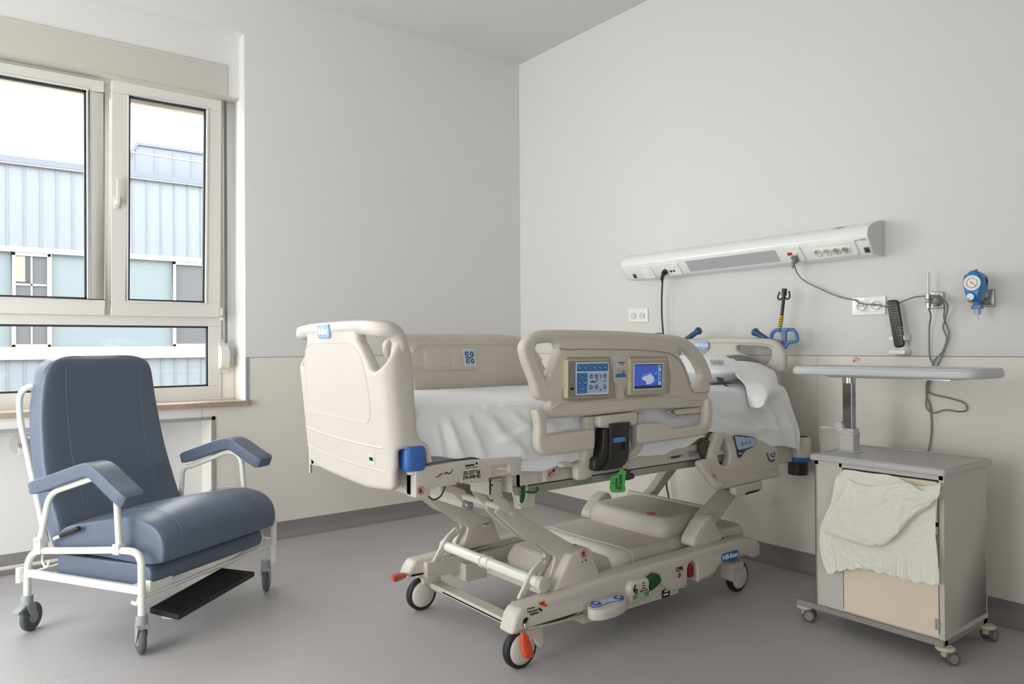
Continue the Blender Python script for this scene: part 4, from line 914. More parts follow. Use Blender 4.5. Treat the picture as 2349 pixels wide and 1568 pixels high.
m = MB(); m.plate('y', RY-.012, .05, pp('y', RY, KM, [(1195, 345), (1230, 335), (1290, 330), (1750, 278), (1750, 380), (1735, 465), (1660, 472), (1660, 425), (1385, 450), (1375, 500), (1350, 512), (1215, 505), (1195, 480)]), bev=.008, r=.012); m.build('latch_housing', beige2, sr)
# swing arms behind the guards
for K, L_, R_ in ((KM, [(1000, 350), (1035, 345)], 0),):
    o_ = pp('y', -2.52, KM, [(1032, 348), (1160, 335), (1165, 600), (1150, 900), (1110, 1010), (1150, 1030), (1160, 1130), (1120, 1215), (1000, 1270), (905, 1262), (905, 1100), (870, 1070), (700, 1090), (670, 1040), (760, 990), (860, 1025), (960, 1010), (1000, 960), (1030, 840), (1032, 600)])
    m = MB(); m.plate('y', -2.52, .035, o_, bev=.008, r=.014); m.build('swing_arm', beige2, sr)
    o_ = pp('y', -2.52, KR, [(1062, 815), (1122, 808), (1122, 1040), (1105, 1120), (1060, 1175), (980, 1200), (975, 1180), (1035, 1110), (1055, 1050)])
    m = MB(); m.plate('y', -2.52, .035, o_, bev=.008, r=.014); m.build('swing_arm', beige2, sr)
# black release latch
def lat(v, K, pts): return pp('y', v, K, pts)
m = MB(); o_ = lat(-2.56, KM, [(1388, 448), (1668, 424), (1662, 600), (1650, 870), (1640, 960), (1600, 1030), (1520, 1090), (1300, 1125), (1240, 1120), (1330, 1040), (1370, 960), (1385, 880), (1385, 600)])
hs = lat(-2.56, KM, [(1425, 648), (1605, 628), (1605, 815), (1425, 838)])
m.plate('y', -2.56, .012, o_, [hs], bev=.003, r=.006); m.plate('y', -2.55, .05, lat(-2.55, KM, [(1290, 520), (1395, 505), (1660, 480), (1650, 870), (1600, 1000), (1500, 1090), (1200, 1140), (1150, 1120), (1160, 950), (1230, 920), (1270, 830), (1285, 640)]), bev=.008, r=.014)
lt = m.build('release_latch', black, sr)
m = MB(); m.plate('y', -2.557, .006, lat(-2.557, KM, [(1425, 652), (1600, 632), (1600, 702), (1425, 722)]), bev=.001, r=.001); m.build('latch_handle', mat('sky blue latch', (74, 140, 208), .35), lt)
m = MB(); m.cyl((-1.47, -2.52, .668), (-1.40, -2.52, .672), .012).box(-1.46, -1.42, -2.53, -2.50, .66, .70); m.build('latch_pivot', mat('dark brown pivot', (60, 50, 44), .5), lt)
# warning stickers on the frame
for X0, Z0 in ((-1.795, .715), (-1.395, .727)):
    m = MB(); y = -2.4705; m.box(X0-.028, X0+.03, y, y+.004, Z0-.018, Z0+.022); y -= .0008
    m.bar((X0-.02, y, Z0-.006), (X0+.004, y, Z0+.004), .009, .0006, up=(0, 1, 0), mi=1).bar((X0-.004, y-.0005, Z0+.0), (X0+.014, y-.0005, Z0+.010), .010, .0006, up=(0, 1, 0), mi=2).cyl((X0+.019, y-.001, Z0+.013), (X0+.019, y, Z0+.013), .006, n=16, mi=1)
    m.bar((X0-.02, y, Z0-.014), (X0+.028, y, Z0-.002), .002, .0006, up=(0, 1, 0), mi=1); m.box(X0-.022, X0-.012, y, y+.0008, Z0-.03, Z0-.024, 3); m.build('warning_sticker', [beige, ink, orange, red], bed)
# far side rail (seen from inside)
fyr = -1.565
m = MB(); o_ = pp('y', fyr-.03, KF, [(795, 310), (815, 260), (860, 238), (980, 228), (1400, 222), (1700, 230), (1800, 245), (1880, 290), (1960, 400), (2010, 480), (2030, 590), (2000, 680), (1030, 680), (1000, 560), (900, 450), (810, 380)])
m.plate('y', fyr-.03, .045, o_, [pp('y', fyr-.03, KF, [(862, 320), (900, 290), (985, 285), (1000, 330), (960, 450), (905, 410)]), pp('y', fyr-.03, KF, [(1840, 330), (1880, 340), (1960, 440), (1985, 520), (1940, 560), (1915, 480)])], bev=.014, r=.016); fr_ = m.build('siderail', beige2, bed)
m = MB(); m.tube(smooth_path([Vector((a, fyr-.012, b)) for a, b in pp('y', fyr-.012, KF, [(900, 440), (835, 380), (828, 300), (870, 258), (980, 250), (1400, 246), (1700, 252), (1790, 268), (1870, 320), (1950, 420)])], 6), .019, 14, sq=1.1, up=(0, 1, 0)); m.build('grab_rail', beige2, fr_)
fv = fyr-.033
m = MB(); m.plate('y', fv-.003, .008, pp('y', fv, KF, [(1082, 325), (1480, 318), (1488, 470), (1470, 478), (1110, 487), (1085, 470)]), bev=.003, r=.006); m.plate('y', fv-.0045, .003, pp('y', fv, KF, [(1098, 333), (1275, 330), (1278, 458), (1105, 463)]), bev=.001, r=.004).plate('y', fv-.0045, .003, pp('y', fv, KF, [(1288, 330), (1362, 328), (1366, 456), (1290, 459)]), bev=.001, r=.004)
ip = m.build('inner_panel', beige2, fr_)
m = MB(); v = fv-.004; m.plate('y', v, .001, pp('y', v, KF, [(1378, 328), (1460, 326), (1478, 450), (1396, 453)]), bev=0, r=.002)
m.plate('y', v-.0004, .0005, pp('y', v, KF, [(1384, 334), (1456, 332), (1472, 445), (1400, 448)]), bev=0, r=.002, mi=1)
for x, y, s in ((1406, 362, 1), (1443, 361, 1), (1414, 418, -1), (1451, 417, -1)):
    p = disc(m, KF, x, y, v-.0005, .0105, 2); m.add([(p.x+a*.005, v-.0016, p.z+s*b*.006) for a, b in ((-1, -.7), (1, -.7), (0, .9))], [(0, 1, 2)], 0, False)
m.build('keypad', [keyw, keyl, navy], ip); a = on('y', v, 1428, 390, KF); pictogram_lying((a.x, v-.001, a.z), .05, XD, ZD, ink, ip)
m = MB(); P = pp('y', fyr-.034, KF, [(1010, 345), (1040, 300), (1100, 292), (1700, 290), (1780, 305), (1830, 335)]); m.tube([Vector((p.x, fyr-.032, p.y)) for p in smooth_path([(a, b, 0) for a, b in P], 5)], .004, 6); m.build('panel_ridge', beige2, fr_)

# head-end side rail, lowered
HY = -2.515
m = MB(); o_ = pp('y', HY, KH, [(425, 92), (470, 78), (560, 80), (640, 95), (665, 130), (680, 130), (1000, 150), (1290, 280), (1340, 300), (1352, 540), (1358, 620), (1372, 650), (1370, 735), (1350, 745), (1110, 800), (800, 868), (520, 935), (480, 940), (425, 905), (430, 740), (370, 710), (345, 660), (310, 530), (308, 470), (340, 330), (400, 150)])
m.plate('y', HY, .045, o_, [pp('y', HY, KH, [(540, 175), (560, 170), (590, 230), (625, 370), (630, 450), (610, 540), (575, 580), (520, 570), (470, 530), (445, 470), (460, 400), (500, 280)])], bev=.013, r=.018, res=3); hr = m.build('head_siderail', beige2, bed)
m = MB(); v = HY-.002; m.plate('y', v, .003, pp('y', v, KH, [(672, 120), (760, 110), (1000, 150), (1015, 240), (990, 280), (850, 350), (790, 440), (760, 465), (735, 450), (705, 300), (668, 160)]), bev=.001, r=.008); m.plate('y', v-.001, .002, pp('y', v, KH, [(690, 128), (990, 160), (1005, 235), (985, 270), (870, 310), (740, 335), (715, 250)]), bev=0, r=.006, mi=1)
m.plate('y', v-.001, .0015, pp('y', v, KH, [(738, 382), (812, 365), (812, 392), (740, 408)]), bev=0, r=.002, mi=2)
for x, y in ((808, 245), (858, 238), (915, 225)):
    p = disc(m, KH, x, y, v-.001, .0085, 3); m.cyl((p.x, v-.0024, p.z), (p.x, v-.001, p.z), .0062, n=20, mi=1); m.add([(p.x+a*.004, v-.003, p.z-b*.005) for a, b in ((-1, -.7), (1, -.7), (0, .9))], [(0, 1, 2)], 3, False)
hk = m.build('keypad', [mat('dark grey keypad surround', (84, 78, 74), .45), keyl, MATS['strong blue badge'], navy], hr)
m = MB(); p = on('y', v, 775, 387, KH); m.text('Hill-Rom', (p.x, v-.0015, p.z), XD, ZD, .0075); m.build('lettering', white, hk)
m = MB(); strokes(m, KH, [[(1175, 380), (1185, 440), (1210, 490), (1245, 510), (1285, 485)]], HY-.001, .010, 0); strokes(m, KH, [[(1225, 430), (1260, 400), (1290, 375), (1292, 430), (1240, 436)], [(1215, 400), (1250, 405)]], HY-.001, .005, 1)
m.build('angle_scale', [mat('grey print', (84, 84, 90), .5), mat('blue print 2', (42, 78, 160), .5)], hr)
m = MB(); P = pp('y', HY-.002, KH, [(540, 815), (650, 790), (700, 740), (780, 700), (1000, 655), (1290, 600), (1340, 630)]); m.tube([Vector((p.x, HY-.0005, p.y)) for p in smooth_path([(a, b, 0) for a, b in P], 5)], .0035, 6); m.build('panel_ridge', beige, hr)
m = MB(); m.plate('y', HY-.02, .04, pp('y', HY, KH, [(120, 545), (140, 500), (210, 468), (280, 480), (300, 520), (300, 640), (310, 690), (350, 760), (420, 790), (470, 800), (490, 850), (470, 900), (380, 915), (340, 880), (260, 760), (160, 630)]), bev=.012, r=.016); m.build('swing_arm', beige2, hr)
m = MB(); m.plate('y', HY+.02, .02, pp('y', HY+.02, KH, [(170, 250), (220, 190), (330, 200), (345, 330), (300, 520), (240, 470), (180, 360)]), bev=.004, r=.012); m.build('pivot_cover', mat('dark taupe plastic', (78, 70, 62), .5), hr)
m = MB(); m.plate('y', HY+.0, .035, pp('y', HY, KH, [(690, 890), (1112, 800), (1112, 930), (1090, 950), (800, 1030), (740, 1035), (700, 1000)]), bev=.008, r=.012).plate('y', HY-.001, .002, pp('y', HY, KH, [(855, 975), (1055, 925), (1050, 955), (850, 1008)]), bev=0, r=0, mi=1); m.build('lower_box', [beige2, dark], bed)
m = MB(); m.box(-.81, -.72, -2.47, -2.40, .585, .66).cyl((-.83, -2.45, .655), (-.79, -2.45, .655), .012); m.build('motor_unit', black, bed, bevel=.006)

# ---- headboard
HX = -.185
m = MB(); half = pp('x', HX, K3, [(540, 168), (700, 170), (830, 180), (885, 200), (925, 250), (940, 320), (930, 420), (905, 560)]); half = [(0-(a-BY), b) for a, b in half]
hd_out = [(BY-u, z) for u, z in [(0, 1.238)]+half+[(.345, .80), (.30, .75)]]+[(BY+u, z) for u, z in [(.30, .75), (.345, .80)]+half[::-1]]
hh = [(BY-a, b) for a, b in pp('x', HX, K3, [(556, 240), (575, 232), (820, 248), (850, 268), (856, 310), (840, 360), (790, 410), (760, 400), (680, 340), (600, 305), (558, 275)])]
m.plate('x', HX, .04, hd_out, [[(BY-u, z) for u, z in hh], [(BY+u, z) for u, z in hh]], bev=.013, r=.02, res=3); hb_ = m.build('headboard', beige, bed)
m = MB(); m.tube(smooth_path([(HX+.018, BY-u, z-.018) for u, z in [(0, 1.238)]+half[:-1]], 4)[::-1]+smooth_path([(HX+.018, BY+u, z-.018) for u, z in [(0, 1.238)]+half[:-1]], 4)[1:], .022, 14); m.build('grab_rail', beige, hb_)
m = MB(); p = on('x', HX-.006, 258, 230, K3); m.plate('x', HX-.012, .012, [(p.y-.052, p.z-.026), (p.y+.052, p.z-.026), (p.y+.052, p.z+.026), (p.y-.052, p.z+.026)], bev=.002, r=.022); b_ = m.build('badge', badge, hb_, label='light blue rounded badge')
m = MB(); m.text('Hill-Rom', (HX-.0125, p.y, p.z), (0, -1, 0), ZD, .028, bold=.0007); m.build('lettering', white, b_)
# push handles
for pts, X in (([(120, 170), (180, 130), (245, 98)], -.16), ([(850, 185), (780, 150), (705, 108)], -.16)):
    P = [on('x', X, x, y, K3) for x, y in pts]; P[0] = P[0]+Vector((.0, 0, -.01)); m = MB(); d = (P[2]-P[0]); rg = [(0, .013), (.1, .015), (.5, .0155), (.78, .0165), (.84, .021), (.93, .0225), (1, .018), (1.02, .008)]
    m.loft_rings([(P[0]+d*t, r) for t, r in rg], 20); m.loft_rings([(P[0]+d*t, r) for t, r in ((-.5, .008), (0, .009))], 12, mi=1); m.build('push_handle', [dblue, bmetal], bed)
p = on('x', -.12, 1510, 767); m = MB(); m.tube(smooth_path([p+Vector((0, a, b)) for a, b in ((.05, -.05), (.03, -.005), (0, .0), (-.03, -.005), (-.05, -.05))], 5), .011, 12); m.build('push_handle', dblue, bed)
# round corner roller with socket
c = Vector((-.125, -2.50, 0)); q = on('x', c.x, 1082, 1015, K3); c.y = q.y
m = MB(); m.lathe((c.x, c.y, .62), (0, 0, 1), [(0, .058), (.003, .064), (.03, .066), (.07, .066), (.098, .062), (.104, .056), (.1045, .050), (.09, .046), (.06, .044)], n=40); rb = m.build('corner_roller', beige2, bed)
m = MB(); m.lathe((c.x, c.y, .600), (0, 0, 1), [(0, .060), (.003, .069), (.020, .070), (.024, .064)], n=40); m.build('roller_ring', MATS['strong blue badge'], rb)
m = MB(); m.lathe((c.x, c.y, .530), (0, 0, 1), [(0, .046), (.003, .050), (.07, .050)], n=36); m.build('socket_liner', black, rb)
m = MB(); m.lathe((c.x, c.y, .695), (0, 0, 1), [(0, .045), (.029, .0485), (.030, .047), (.031, .001)], n=36); m.build('socket_liner', black, rb)
m = MB(); m.box(-.345, -.14, -2.48, -2.44, .60, .73).box(-.33, -.15, -1.66, -1.62, .60, .73).box(-.24, -.15, -2.42, -1.68, .62, .80); m.build('head_frame', beige2, bed, bevel=.008)
# ---- IV pole standing in the bed corner
IX = -.13
def ip_(x, y, K=K4): return on('x', IX, x, y, K)
t0 = ip_(1342, 575); t1 = ip_(1320, 785); t2 = ip_(1306, 872); b0 = ip_(955, 260, K3); b1 = ip_(925, 560, K3); b2 = Vector((IX, b1.y+.03, .72))
iv = thing('iv_pole', 'infusion pole with black hooks and blue grip standing at the head corner of the bed', 'IV pole', (IX, b2.y, .72))
m = MB(); m.tube(smooth_path([b2, b1, lerp(b1, b0, .5), b0], 5), [.013]*16, 14); m.build('lower_tube', beige, iv)
m = MB(); d = (t1-t0); m.cyl(t0+d*.2, t1, .0085, mi=0).cyl(t1, t2, .0105, mi=1).cyl(t2, b0, .009, mi=2)
u_ = (t2-t1)
for k in range(5): q = t1+u_*(.12+.19*k); m.cyl(q, q+u_*.07, .0108, mi=3)
m.build('upper_tube', [black, mat('yellow label', (224, 194, 52), .5), bmetal, mat('black print on label', (50, 48, 30), .5)], iv)
m = MB(); m.cyl(t0, t0+d*.26, .013); 
for s in (-1, 1): m.tube(smooth_path([t0+d*.34+Vector((0, s*.008, 0)), t0+d*.40+Vector((0, s*.022, 0)), t0+d*.34+Vector((0, s*.034, 0)), t0+d*.22+Vector((0, s*.032, 0)), t0+d*.15+Vector((0, s*.027, 0)), t0+d*.12+Vector((0, s*.031, 0))], 5), .0045, 10)
m.build('hook', black, iv)
m = MB(); gx = -.155
def gp(x, y): return on('x', gx, x, y, K3)
for pts in ([(935, 96), (900, 100), (868, 122), (856, 165), (872, 190), (930, 203), (965, 215)], [(1012, 96), (1045, 100), (1068, 130), (1078, 170), (1070, 190), (1020, 203), (965, 215)]): m.tube(smooth_path([gp(*p) for p in pts], 5), .0095, 12)
m.plate('x', gx-.008, .016, pp('x', gx, K3, [(945, 80), (1005, 80), (1005, 108), (988, 115), (985, 190), (1010, 215), (990, 240), (985, 262), (945, 262), (940, 240), (915, 215), (945, 190), (950, 115), (942, 100)]), bev=.004, r=.008)
gpn = m.build('grip', mat('denim blue plastic', (70, 122, 172), .4), iv)
p = gp(965, 207); sign_no('x', (gx-.0095, p.y, p.z), .013, gpn, R=(0, -1, 0))
m = MB(); m.plate('x', gx-.002, .001, [(p.y-.012, p.z-.012), (p.y+.012, p.z-.012), (p.y+.012, p.z+.012), (p.y-.012, p.z+.012)], bev=0, r=.0119); 

# ================================================================= MATTRESS, SHEET, PILLOW
linen = mat('white cotton', (240, 241, 242), .85, bump=.35, bscale=260, sheen=.2)
linen2 = mat('white pillow cotton', (244, 245, 248), .85, bump=.2, bscale=200, sheen=.2)
MX0, MX1, MY0, MY1, MZ0, MZ1 = -2.33, -.215, -2.455, -1.625, .796, .985
m = MB(); rg = []
for t, k in ((0, .012), (.08, .003), (.2, 0), (.8, 0), (.92, .003), (1, .015)):
    z = lerp(MZ0, MZ1, t); rg.append([Vector(((MX0+MX1)/2+a, (MY0+MY1)/2+b, z)) for a, b in rrect((MX1-MX0)/2-k, (MY1-MY0)/2-k, .1, 48)])
m.loft(rg); tag(m.build('mattress', mat('pale mattress cover', (196, 202, 206), .6)), 'thick hospital mattress under the white sheet on the bed deck', 'mattress')
zb_tab = [(-2.35, .835), (-2.2, .815), (-2.0, .785), (-1.8, .775), (-1.6, .760), (-1.45, .752), (-1.3, .758), (-1.05, .762), (-.93, .785), (-.86, .80), (-.75, .765), (-.62, .735), (-.5, .712), (-.35, .700), (-.22, .675)]
CREASES = [(-2.31, .99, -2.27, .80, .010, .010), (-2.27, .99, -2.18, .79, .020, .012), (-2.19, 1.0, -2.10, .80, .014, .013), (-2.12, .995, -1.93, .80, .020, .014), (-2.02, 1.0, -1.84, .86, .013, .012), (-1.95, .99, -1.72, .86, .012, .012), (-2.05, .86, -1.90, .90, .010, .008), (-1.9, .87, -1.6, .885, .010, .008), (-1.75, .98, -1.55, .80, .010, .02), (-1.5, .97, -1.35, .80, .008, .02), (-1.3, .93, -.95, .84, .010, .016), (-1.0, .88, -.5, .80, .012, .012), (-.75, .90, -.30, .84, .012, .014), (-.45, .99, -.36, .75, .016, .016), (-.60, .80, -.36, .78, .014, .010), (-.33, .95, -.24, .70, .014, .012)]
def sheet(u, v):
    X = lerp(-2.372, -.205, u); zt = MZ1+.012; rr = .05
    top_len = .80; side = zt-interp(zb_tab, X); tot = top_len+rr*pi/2+(side-rr); s = v*tot
    fold = 0
    hd = max(0, (X+.95)/.73); hd = min(hd, 1)
    if s < top_len: y = -1.64-s*((MY1-.015-(MY0-.012)-rr)/top_len); y = lerp(MY1-.01, MY0-.012+rr, s/top_len); z = zt+.006*noise.noise(Vector((X*5, y*7, 0)))+.004*noise.noise(Vector((X*2, y*14, 3)))
    elif s < top_len+rr*pi/2: t = (s-top_len)/rr; y = MY0-.012+rr-rr*sin(t); z = zt-rr+rr*cos(t)
    else: y = MY0-.012; z = zt-rr-(s-top_len-rr*pi/2)
    dn = max(0, min(1, (zt-.01-z)/.2))
    if dn > 0:
        # folds: sweeping creases fanning from the foot corner, softer towards the head
        a = X+2.33; ph = a*(11-3*dn)-dn*(1.2+2*a); f = sin(ph*2.2+1.7*noise.noise(Vector((X*3, z*4, 1))))
        amp = .026*math.exp(-((X+2.12)/.32)**2)+.010*math.exp(-((X+1.55)/.4)**2)+.006*hd
        fold = 0
        for (x_0, z_0, x_1, z_1, am, wd) in CREASES:
            dx, dz = x_1-x_0, z_1-z_0; L2 = dx*dx+dz*dz; tt = ((X-x_0)*dx+(z-z_0)*dz)/L2
            wob = .012*noise.noise(Vector((tt*3, x_0*9, 2)))
            dd = ((X-x_0)*dz-(z-z_0)*dx)/math.sqrt(L2)+wob; e_ = max(0, min(1, 1.15-abs(tt-.5)*1.7))
            k_ = dd/wd; fold += am*e_*(math.exp(-k_*k_) if k_ < 0 else math.exp(-k_*k_*.22))*.8-am*.3*e_*math.exp(-(k_+1.9)**2)
        fold += .012*noise.noise(Vector((X*4-z*6, z*5+X*2, 5)))*dn
        fold *= min(1, dn*3)
        y -= .010*dn+fold+.010*dn*math.exp(-((X+2.1)/.4)**2)+.055*hd*dn+.004*sin(z*26+X*6)*hd*dn
        if -1.92 < X < -.9: y = max(y, -2.487)
        y = min(y, MY0-.008)
        z += .012*noise.noise(Vector((X*9, 2, 8)))*dn
    ex = max(0, (-2.34-X)/.032); z -= .05*ex*ex; ex = max(0, (X+.235)/.03); z -= .04*ex*ex
    return Vector((X, y, z))
m = MB(); m.grid(sheet, 260, 110); s_ = m.build('bed_sheet', linen, None, solid=.003, sub=1); tag(s_, 'white cotton sheet draped over the mattress and hanging over the near side of the bed', 'bed sheet')
# loose lower edge of a second sheet layer showing under the guards
def under(u, v):
    X = lerp(-2.05, -.90, u); zt = .80; zb = interp([(-2.05, .765), (-1.95, .745), (-1.85, .735), (-1.75, .75), (-1.6, .765), (-1.45, .74), (-1.2, .735), (-1.05, .75), (-.9, .79)], X)
    z = lerp(zt, zb+.006*noise.noise(Vector((X*14, 0, 0))), v); return Vector((X, -2.478-.012*v+.007*noise.noise(Vector((X*8, z*12, 2))), z))
m = MB(); m.grid(under, 120, 12); tag(m.build('draw_sheet', linen2, None, solid=.002), 'thin crumpled white draw sheet peeking out below the main sheet behind the lower guards', 'bed sheet')
pl = thing('pillow', 'white printed pillow at the head of the bed, its case hanging over the edge', 'pillow', (-.46, -2.1, .99))
m = MB(); V = []
def pillow(u, v):
    a, b = 2*pi*u, pi*v-pi/2; f = lambda t, e: math.copysign(abs(t)**e, t)
    x = f(cos(b), .55)*f(cos(a), .5); y = f(cos(b), .55)*f(sin(a), .5); z = f(sin(b), .9); th = max(0, 1-abs(x)**3)*max(0, 1-abs(y)**3.2)
    p = Vector((-.475+.205*x, -2.06+.355*y, 1.066+.077*z*(.25+.75*th)+(.02*noise.noise(Vector((x*2, y*3, z))))*th)); p.z = max(p.z, .998)
    return p
m.grid(pillow, 72, 36); m.build('pillow_body', linen2, pl)
def CP(x, y, Y, K=KP): return on('y', Y, x, y, K)
ctrl = [[CP(330, 215, -2.10), CP(520, 222, -2.14), CP(700, 215, -2.2), CP(880, 258, -2.28)],
        [CP(520, 330, -2.30), CP(640, 330, -2.34), CP(840, 330, -2.36), CP(1050, 360, -2.36)],
        [CP(640, 500, -2.42), CP(740, 520, -2.455), CP(950, 480, -2.46), CP(1190, 440, -2.45)],
        [CP(740, 610, -2.46), CP(860, 660, -2.52), CP(1060, 640, -2.555), CP(1250, 610, -2.52)],
        [CP(800, 760, -2.475), CP(885, 800, -2.56), CP(1080, 745, -2.595), CP(1285, 700, -2.565)],
        [CP(850, 860, -2.485), CP(890, 930, -2.57), CP(1020, 885, -2.61), CP(1225, 800, -2.575)]]
sf_ = surf(ctrl)
def flap(u, v):
    p = sf_(u, v); k = min(1, v*1.5); return p+Vector((0, -.012*sin(u*9+v*3)*k-.01*abs(sin(u*5.2-.6))*v, .006*noise.noise(Vector((u*6, v*5, 0)))*k))
m = MB(); m.grid(flap, 60, 60); m.build('pillowcase_flap', linen, pl, solid=.0025)
greyp = mat('grey woven print', (128, 130, 134), .85)
m = MB(); m.grid(lambda u, v: sf_(.30+.70*u, .0+.14*v)+Vector((0, -.006, .004)), 20, 6)
m.build('printed_band', greyp, pl, solid=.001)
p0 = CP(440, 310, -2.335); m = MB(); c_ = CP(440, 318, -2.335)+Vector((-.03, -.004, .004)); R_ = Vector((1, -.15, -.05)).normalized(); U_ = Vector((0, .35, 1)).normalized()
for x_, y_, a_, b_ in [(.0, .012, .085, .0016), (.0, -.012, .085, .0016)]+[(-.036+.0085*k, .002*(-1)**k, .0045, .014) for k in range(9)]: m.obox(c_+R_*x_+U_*y_, a_, b_, .0008, R_, U_, R_.cross(U_))
for s_ in (-1, 1): m.obox(c_+R_*.043*s_, .0016, .025, .0008, R_, U_, R_.cross(U_))
m.build('laundry_print', mat('grey laundry ink', (110, 112, 118), .8), pl)
pts = [CP(370, 505, -2.41), CP(470, 520, -2.41), CP(478, 600, -2.42), CP(540, 632, -2.42), CP(690, 628, -2.43), CP(520, 640, -2.425), CP(430, 600, -2.42), CP(390, 560, -2.415)]
m = MB(); m.add([p+Vector((0, -.004, 0)) for p in pts], [(0, 1, 2, 6, 7), (2, 3, 4, 5, 6)], 0, False); m.build('printed_band', mat('dark grey print', (84, 86, 96), .8), pl, solid=.001)
# green inspection tag
gt = mat('bright green tag card', (92, 186, 92), .5); TY = -2.565; KT = (1380, 1060, 19.6)
tg = thing('inspection_tag', 'bright green INSPECTED tag hanging from the bed frame below the black latch', 'tag', tuple(on('y', TY, 700, 1340, KT)))
to = pp('y', TY, KT, [(860, 310), (990, 320), (1110, 400), (1080, 740), (1050, 1000), (1085, 1260), (970, 1345), (700, 1360), (430, 1335), (400, 1250), (370, 1100), (400, 820), (435, 620), (620, 590), (750, 520)])
m = MB(); m.plate('y', TY, .0015, to, bev=0, r=.004); m.build('tag_card', gt, tg)
m = MB(); o = on('y', TY, 830, 905, KT); m.text('INSPECTED', (o.x, TY-.0008, o.z), (-.10, 0, -1), (1, 0, -.10), .0235, ax=.50, bold=.0003)
for x, a, b in ((690, 690, 1200), (640, 720, 1190), (510, 880, 980)): p, q = on('y', TY, x, a, KT), on('y', TY, x, b, KT); m.bar((p.x, TY-.0008, p.z), (q.x, TY-.0008, q.z), .003, .0005, up=(0, 1, 0))
m.build('lettering', ink, tg)
# ================================================================= BED-HEAD SUPPLY UNIT ON THE WALL
wht = mat('glossy white enamel', (240, 240, 238), .22, spec=.55); whtp = mat('white socket plastic', (238, 237, 232), .3)
greyd = mat('frosted lamp diffuser', (178, 178, 182), .35)
def onp(P0, N, x, y, K=K0):
    d = ray(K[0]+x/K[2], K[1]+y/K[2]); return CAM+d*((Vector(P0)-CAM).dot(N)/d.dot(N))
def pplate(m, P0, R, U, K, pts, d, bev=0, r=.003, mi=0, off=0):
    """plate standing d proud of the plane through P0 spanned by R,U (seen from its front)"""
    R, U = Vector(R).normalized(), Vector(U).normalized(); N = R.cross(U); P0 = Vector(P0)
    q = [onp(P0, N, x, y, K)-P0 for x, y in pts] if K else [Vector(R*a+U*b) for a, b in pts]
    V, F = fill2d(fillet([(p.dot(R), p.dot(U)) for p in q], r), [], abs(d), bev)
    return m.add([P0+R*p.x+U*p.y+N*(p.z+d/2+off) for p in V], F, mi, bev > 0)
UY0, UY1 = -1.262, -2.862
prof = smooth_path([(0, 1.792, 0), (-.055, 1.788, 0), (-.118, 1.768, 0), (-.150, 1.745, 0), (-.162, 1.716, 0)], 5)
prof = [(p.x, p.y) for p in prof]+[(-.155, 1.700), (-.105, 1.629), (-.095, 1.625), (0, 1.622)]
hu = thing('bedhead_unit', 'long white supply unit with lamp panel and sockets on the wall above the bed', 'supply unit', (0, -2.06, 1.62))
m = MB(); m.loft([[Vector((x, y, z)) for x, z in prof] for y in (UY0, UY1+.006)]); m.tube([(-.060, UY0, 1.7895), (-.060, UY1, 1.7895)], .0022, 6, mi=0); m.build('housing', wht, hu)
m = MB(); cx, cz = -.07, 1.70
for y0, y1 in ((UY1, UY1+.006), (UY0, UY0+.005)): m = MB(); m.loft([[Vector((cx+(x-cx)*1.015, y, cz+(z-cz)*1.015)) for x, z in prof] for y in (y0, y1)]); m.build('end_cap', mat('satin white end plate', (216, 216, 214), .4), hu)
A0, A1 = Vector((-.155, 0, 1.700)), Vector((-.105, 0, 1.629)); UD = (A0-A1).normalized(); UR = Vector((0, -1, 0)); UN = UR.cross(UD); PU = A1
def up_(name, mats, fn, par=None): m = MB(); fn(m); return m.build(name, mats, par or hu)
up_('lamp_panel', greyd, lambda m: pplate(m, PU, UR, UD, K4, [(575, 365), (1265, 278), (1310, 365), (620, 445)], .002, r=.002))
sw = up_('switch_plate', whtp, lambda m: (pplate(m, PU, UR, UD, K4, [(228, 408), (308, 400), (355, 485), (275, 496)], .007, .002, .004), pplate(m, PU, UR, UD, K4, [(250, 430), (302, 425), (328, 468), (276, 473)], .010, .002, .002)))
s2 = up_('socket_plate', [whtp, black], lambda m: (pplate(m, PU, UR, UD, K4, [(355, 390), (515, 374), (560, 460), (400, 480)], .007, .002, .004), pplate(m, PU, UR, UD, K4, [(462, 432), (478, 430), (482, 444), (466, 446)], .0076, 0, 0, 1), pplate(m, PU, UR, UD, K4, [(486, 429), (500, 427), (504, 441), (490, 443)], .0076, 0, 0, 1), pplate(m, PU, UR, UD, K4, [(440, 408), (492, 402), (500, 420), (448, 426)], .0078, 0, 0)))
s3 = up_('nurse_call_plate', [whtp, MATS['red print'], mat('grey button', (140, 142, 144), .4)], lambda m: (pplate(m, PU, UR, UD, K4, [(1340, 262), (1455, 250), (1508, 355), (1388, 372)], .008, .002, .004), pplate(m, PU, UR, UD, K4, [(1366, 296), (1400, 291), (1410, 312), (1374, 317)], .0095, 0, .001, 1), pplate(m, PU, UR, UD, K4, [(1412, 292), (1440, 288), (1450, 308), (1420, 312)], .013, .001, .001)))
p = onp(PU, UN, 1402, 330, K4); m = MB(); m.cyl(p+UN*.008, p+UN*.012, .006); m.build('call_button', mat('grey button', (140, 142, 144)), s3)
s4 = up_('socket_strip', [whtp, black], lambda m: (pplate(m, PU, UR, UD, K4, [(1530, 242), (1880, 200), (1920, 308), (1590, 348)], .008, .003, .008), pplate(m, PU, UR, UD, K4, [(1562, 262), (1852, 238), (1872, 292), (1595, 325)], .0095, .001, .001)))
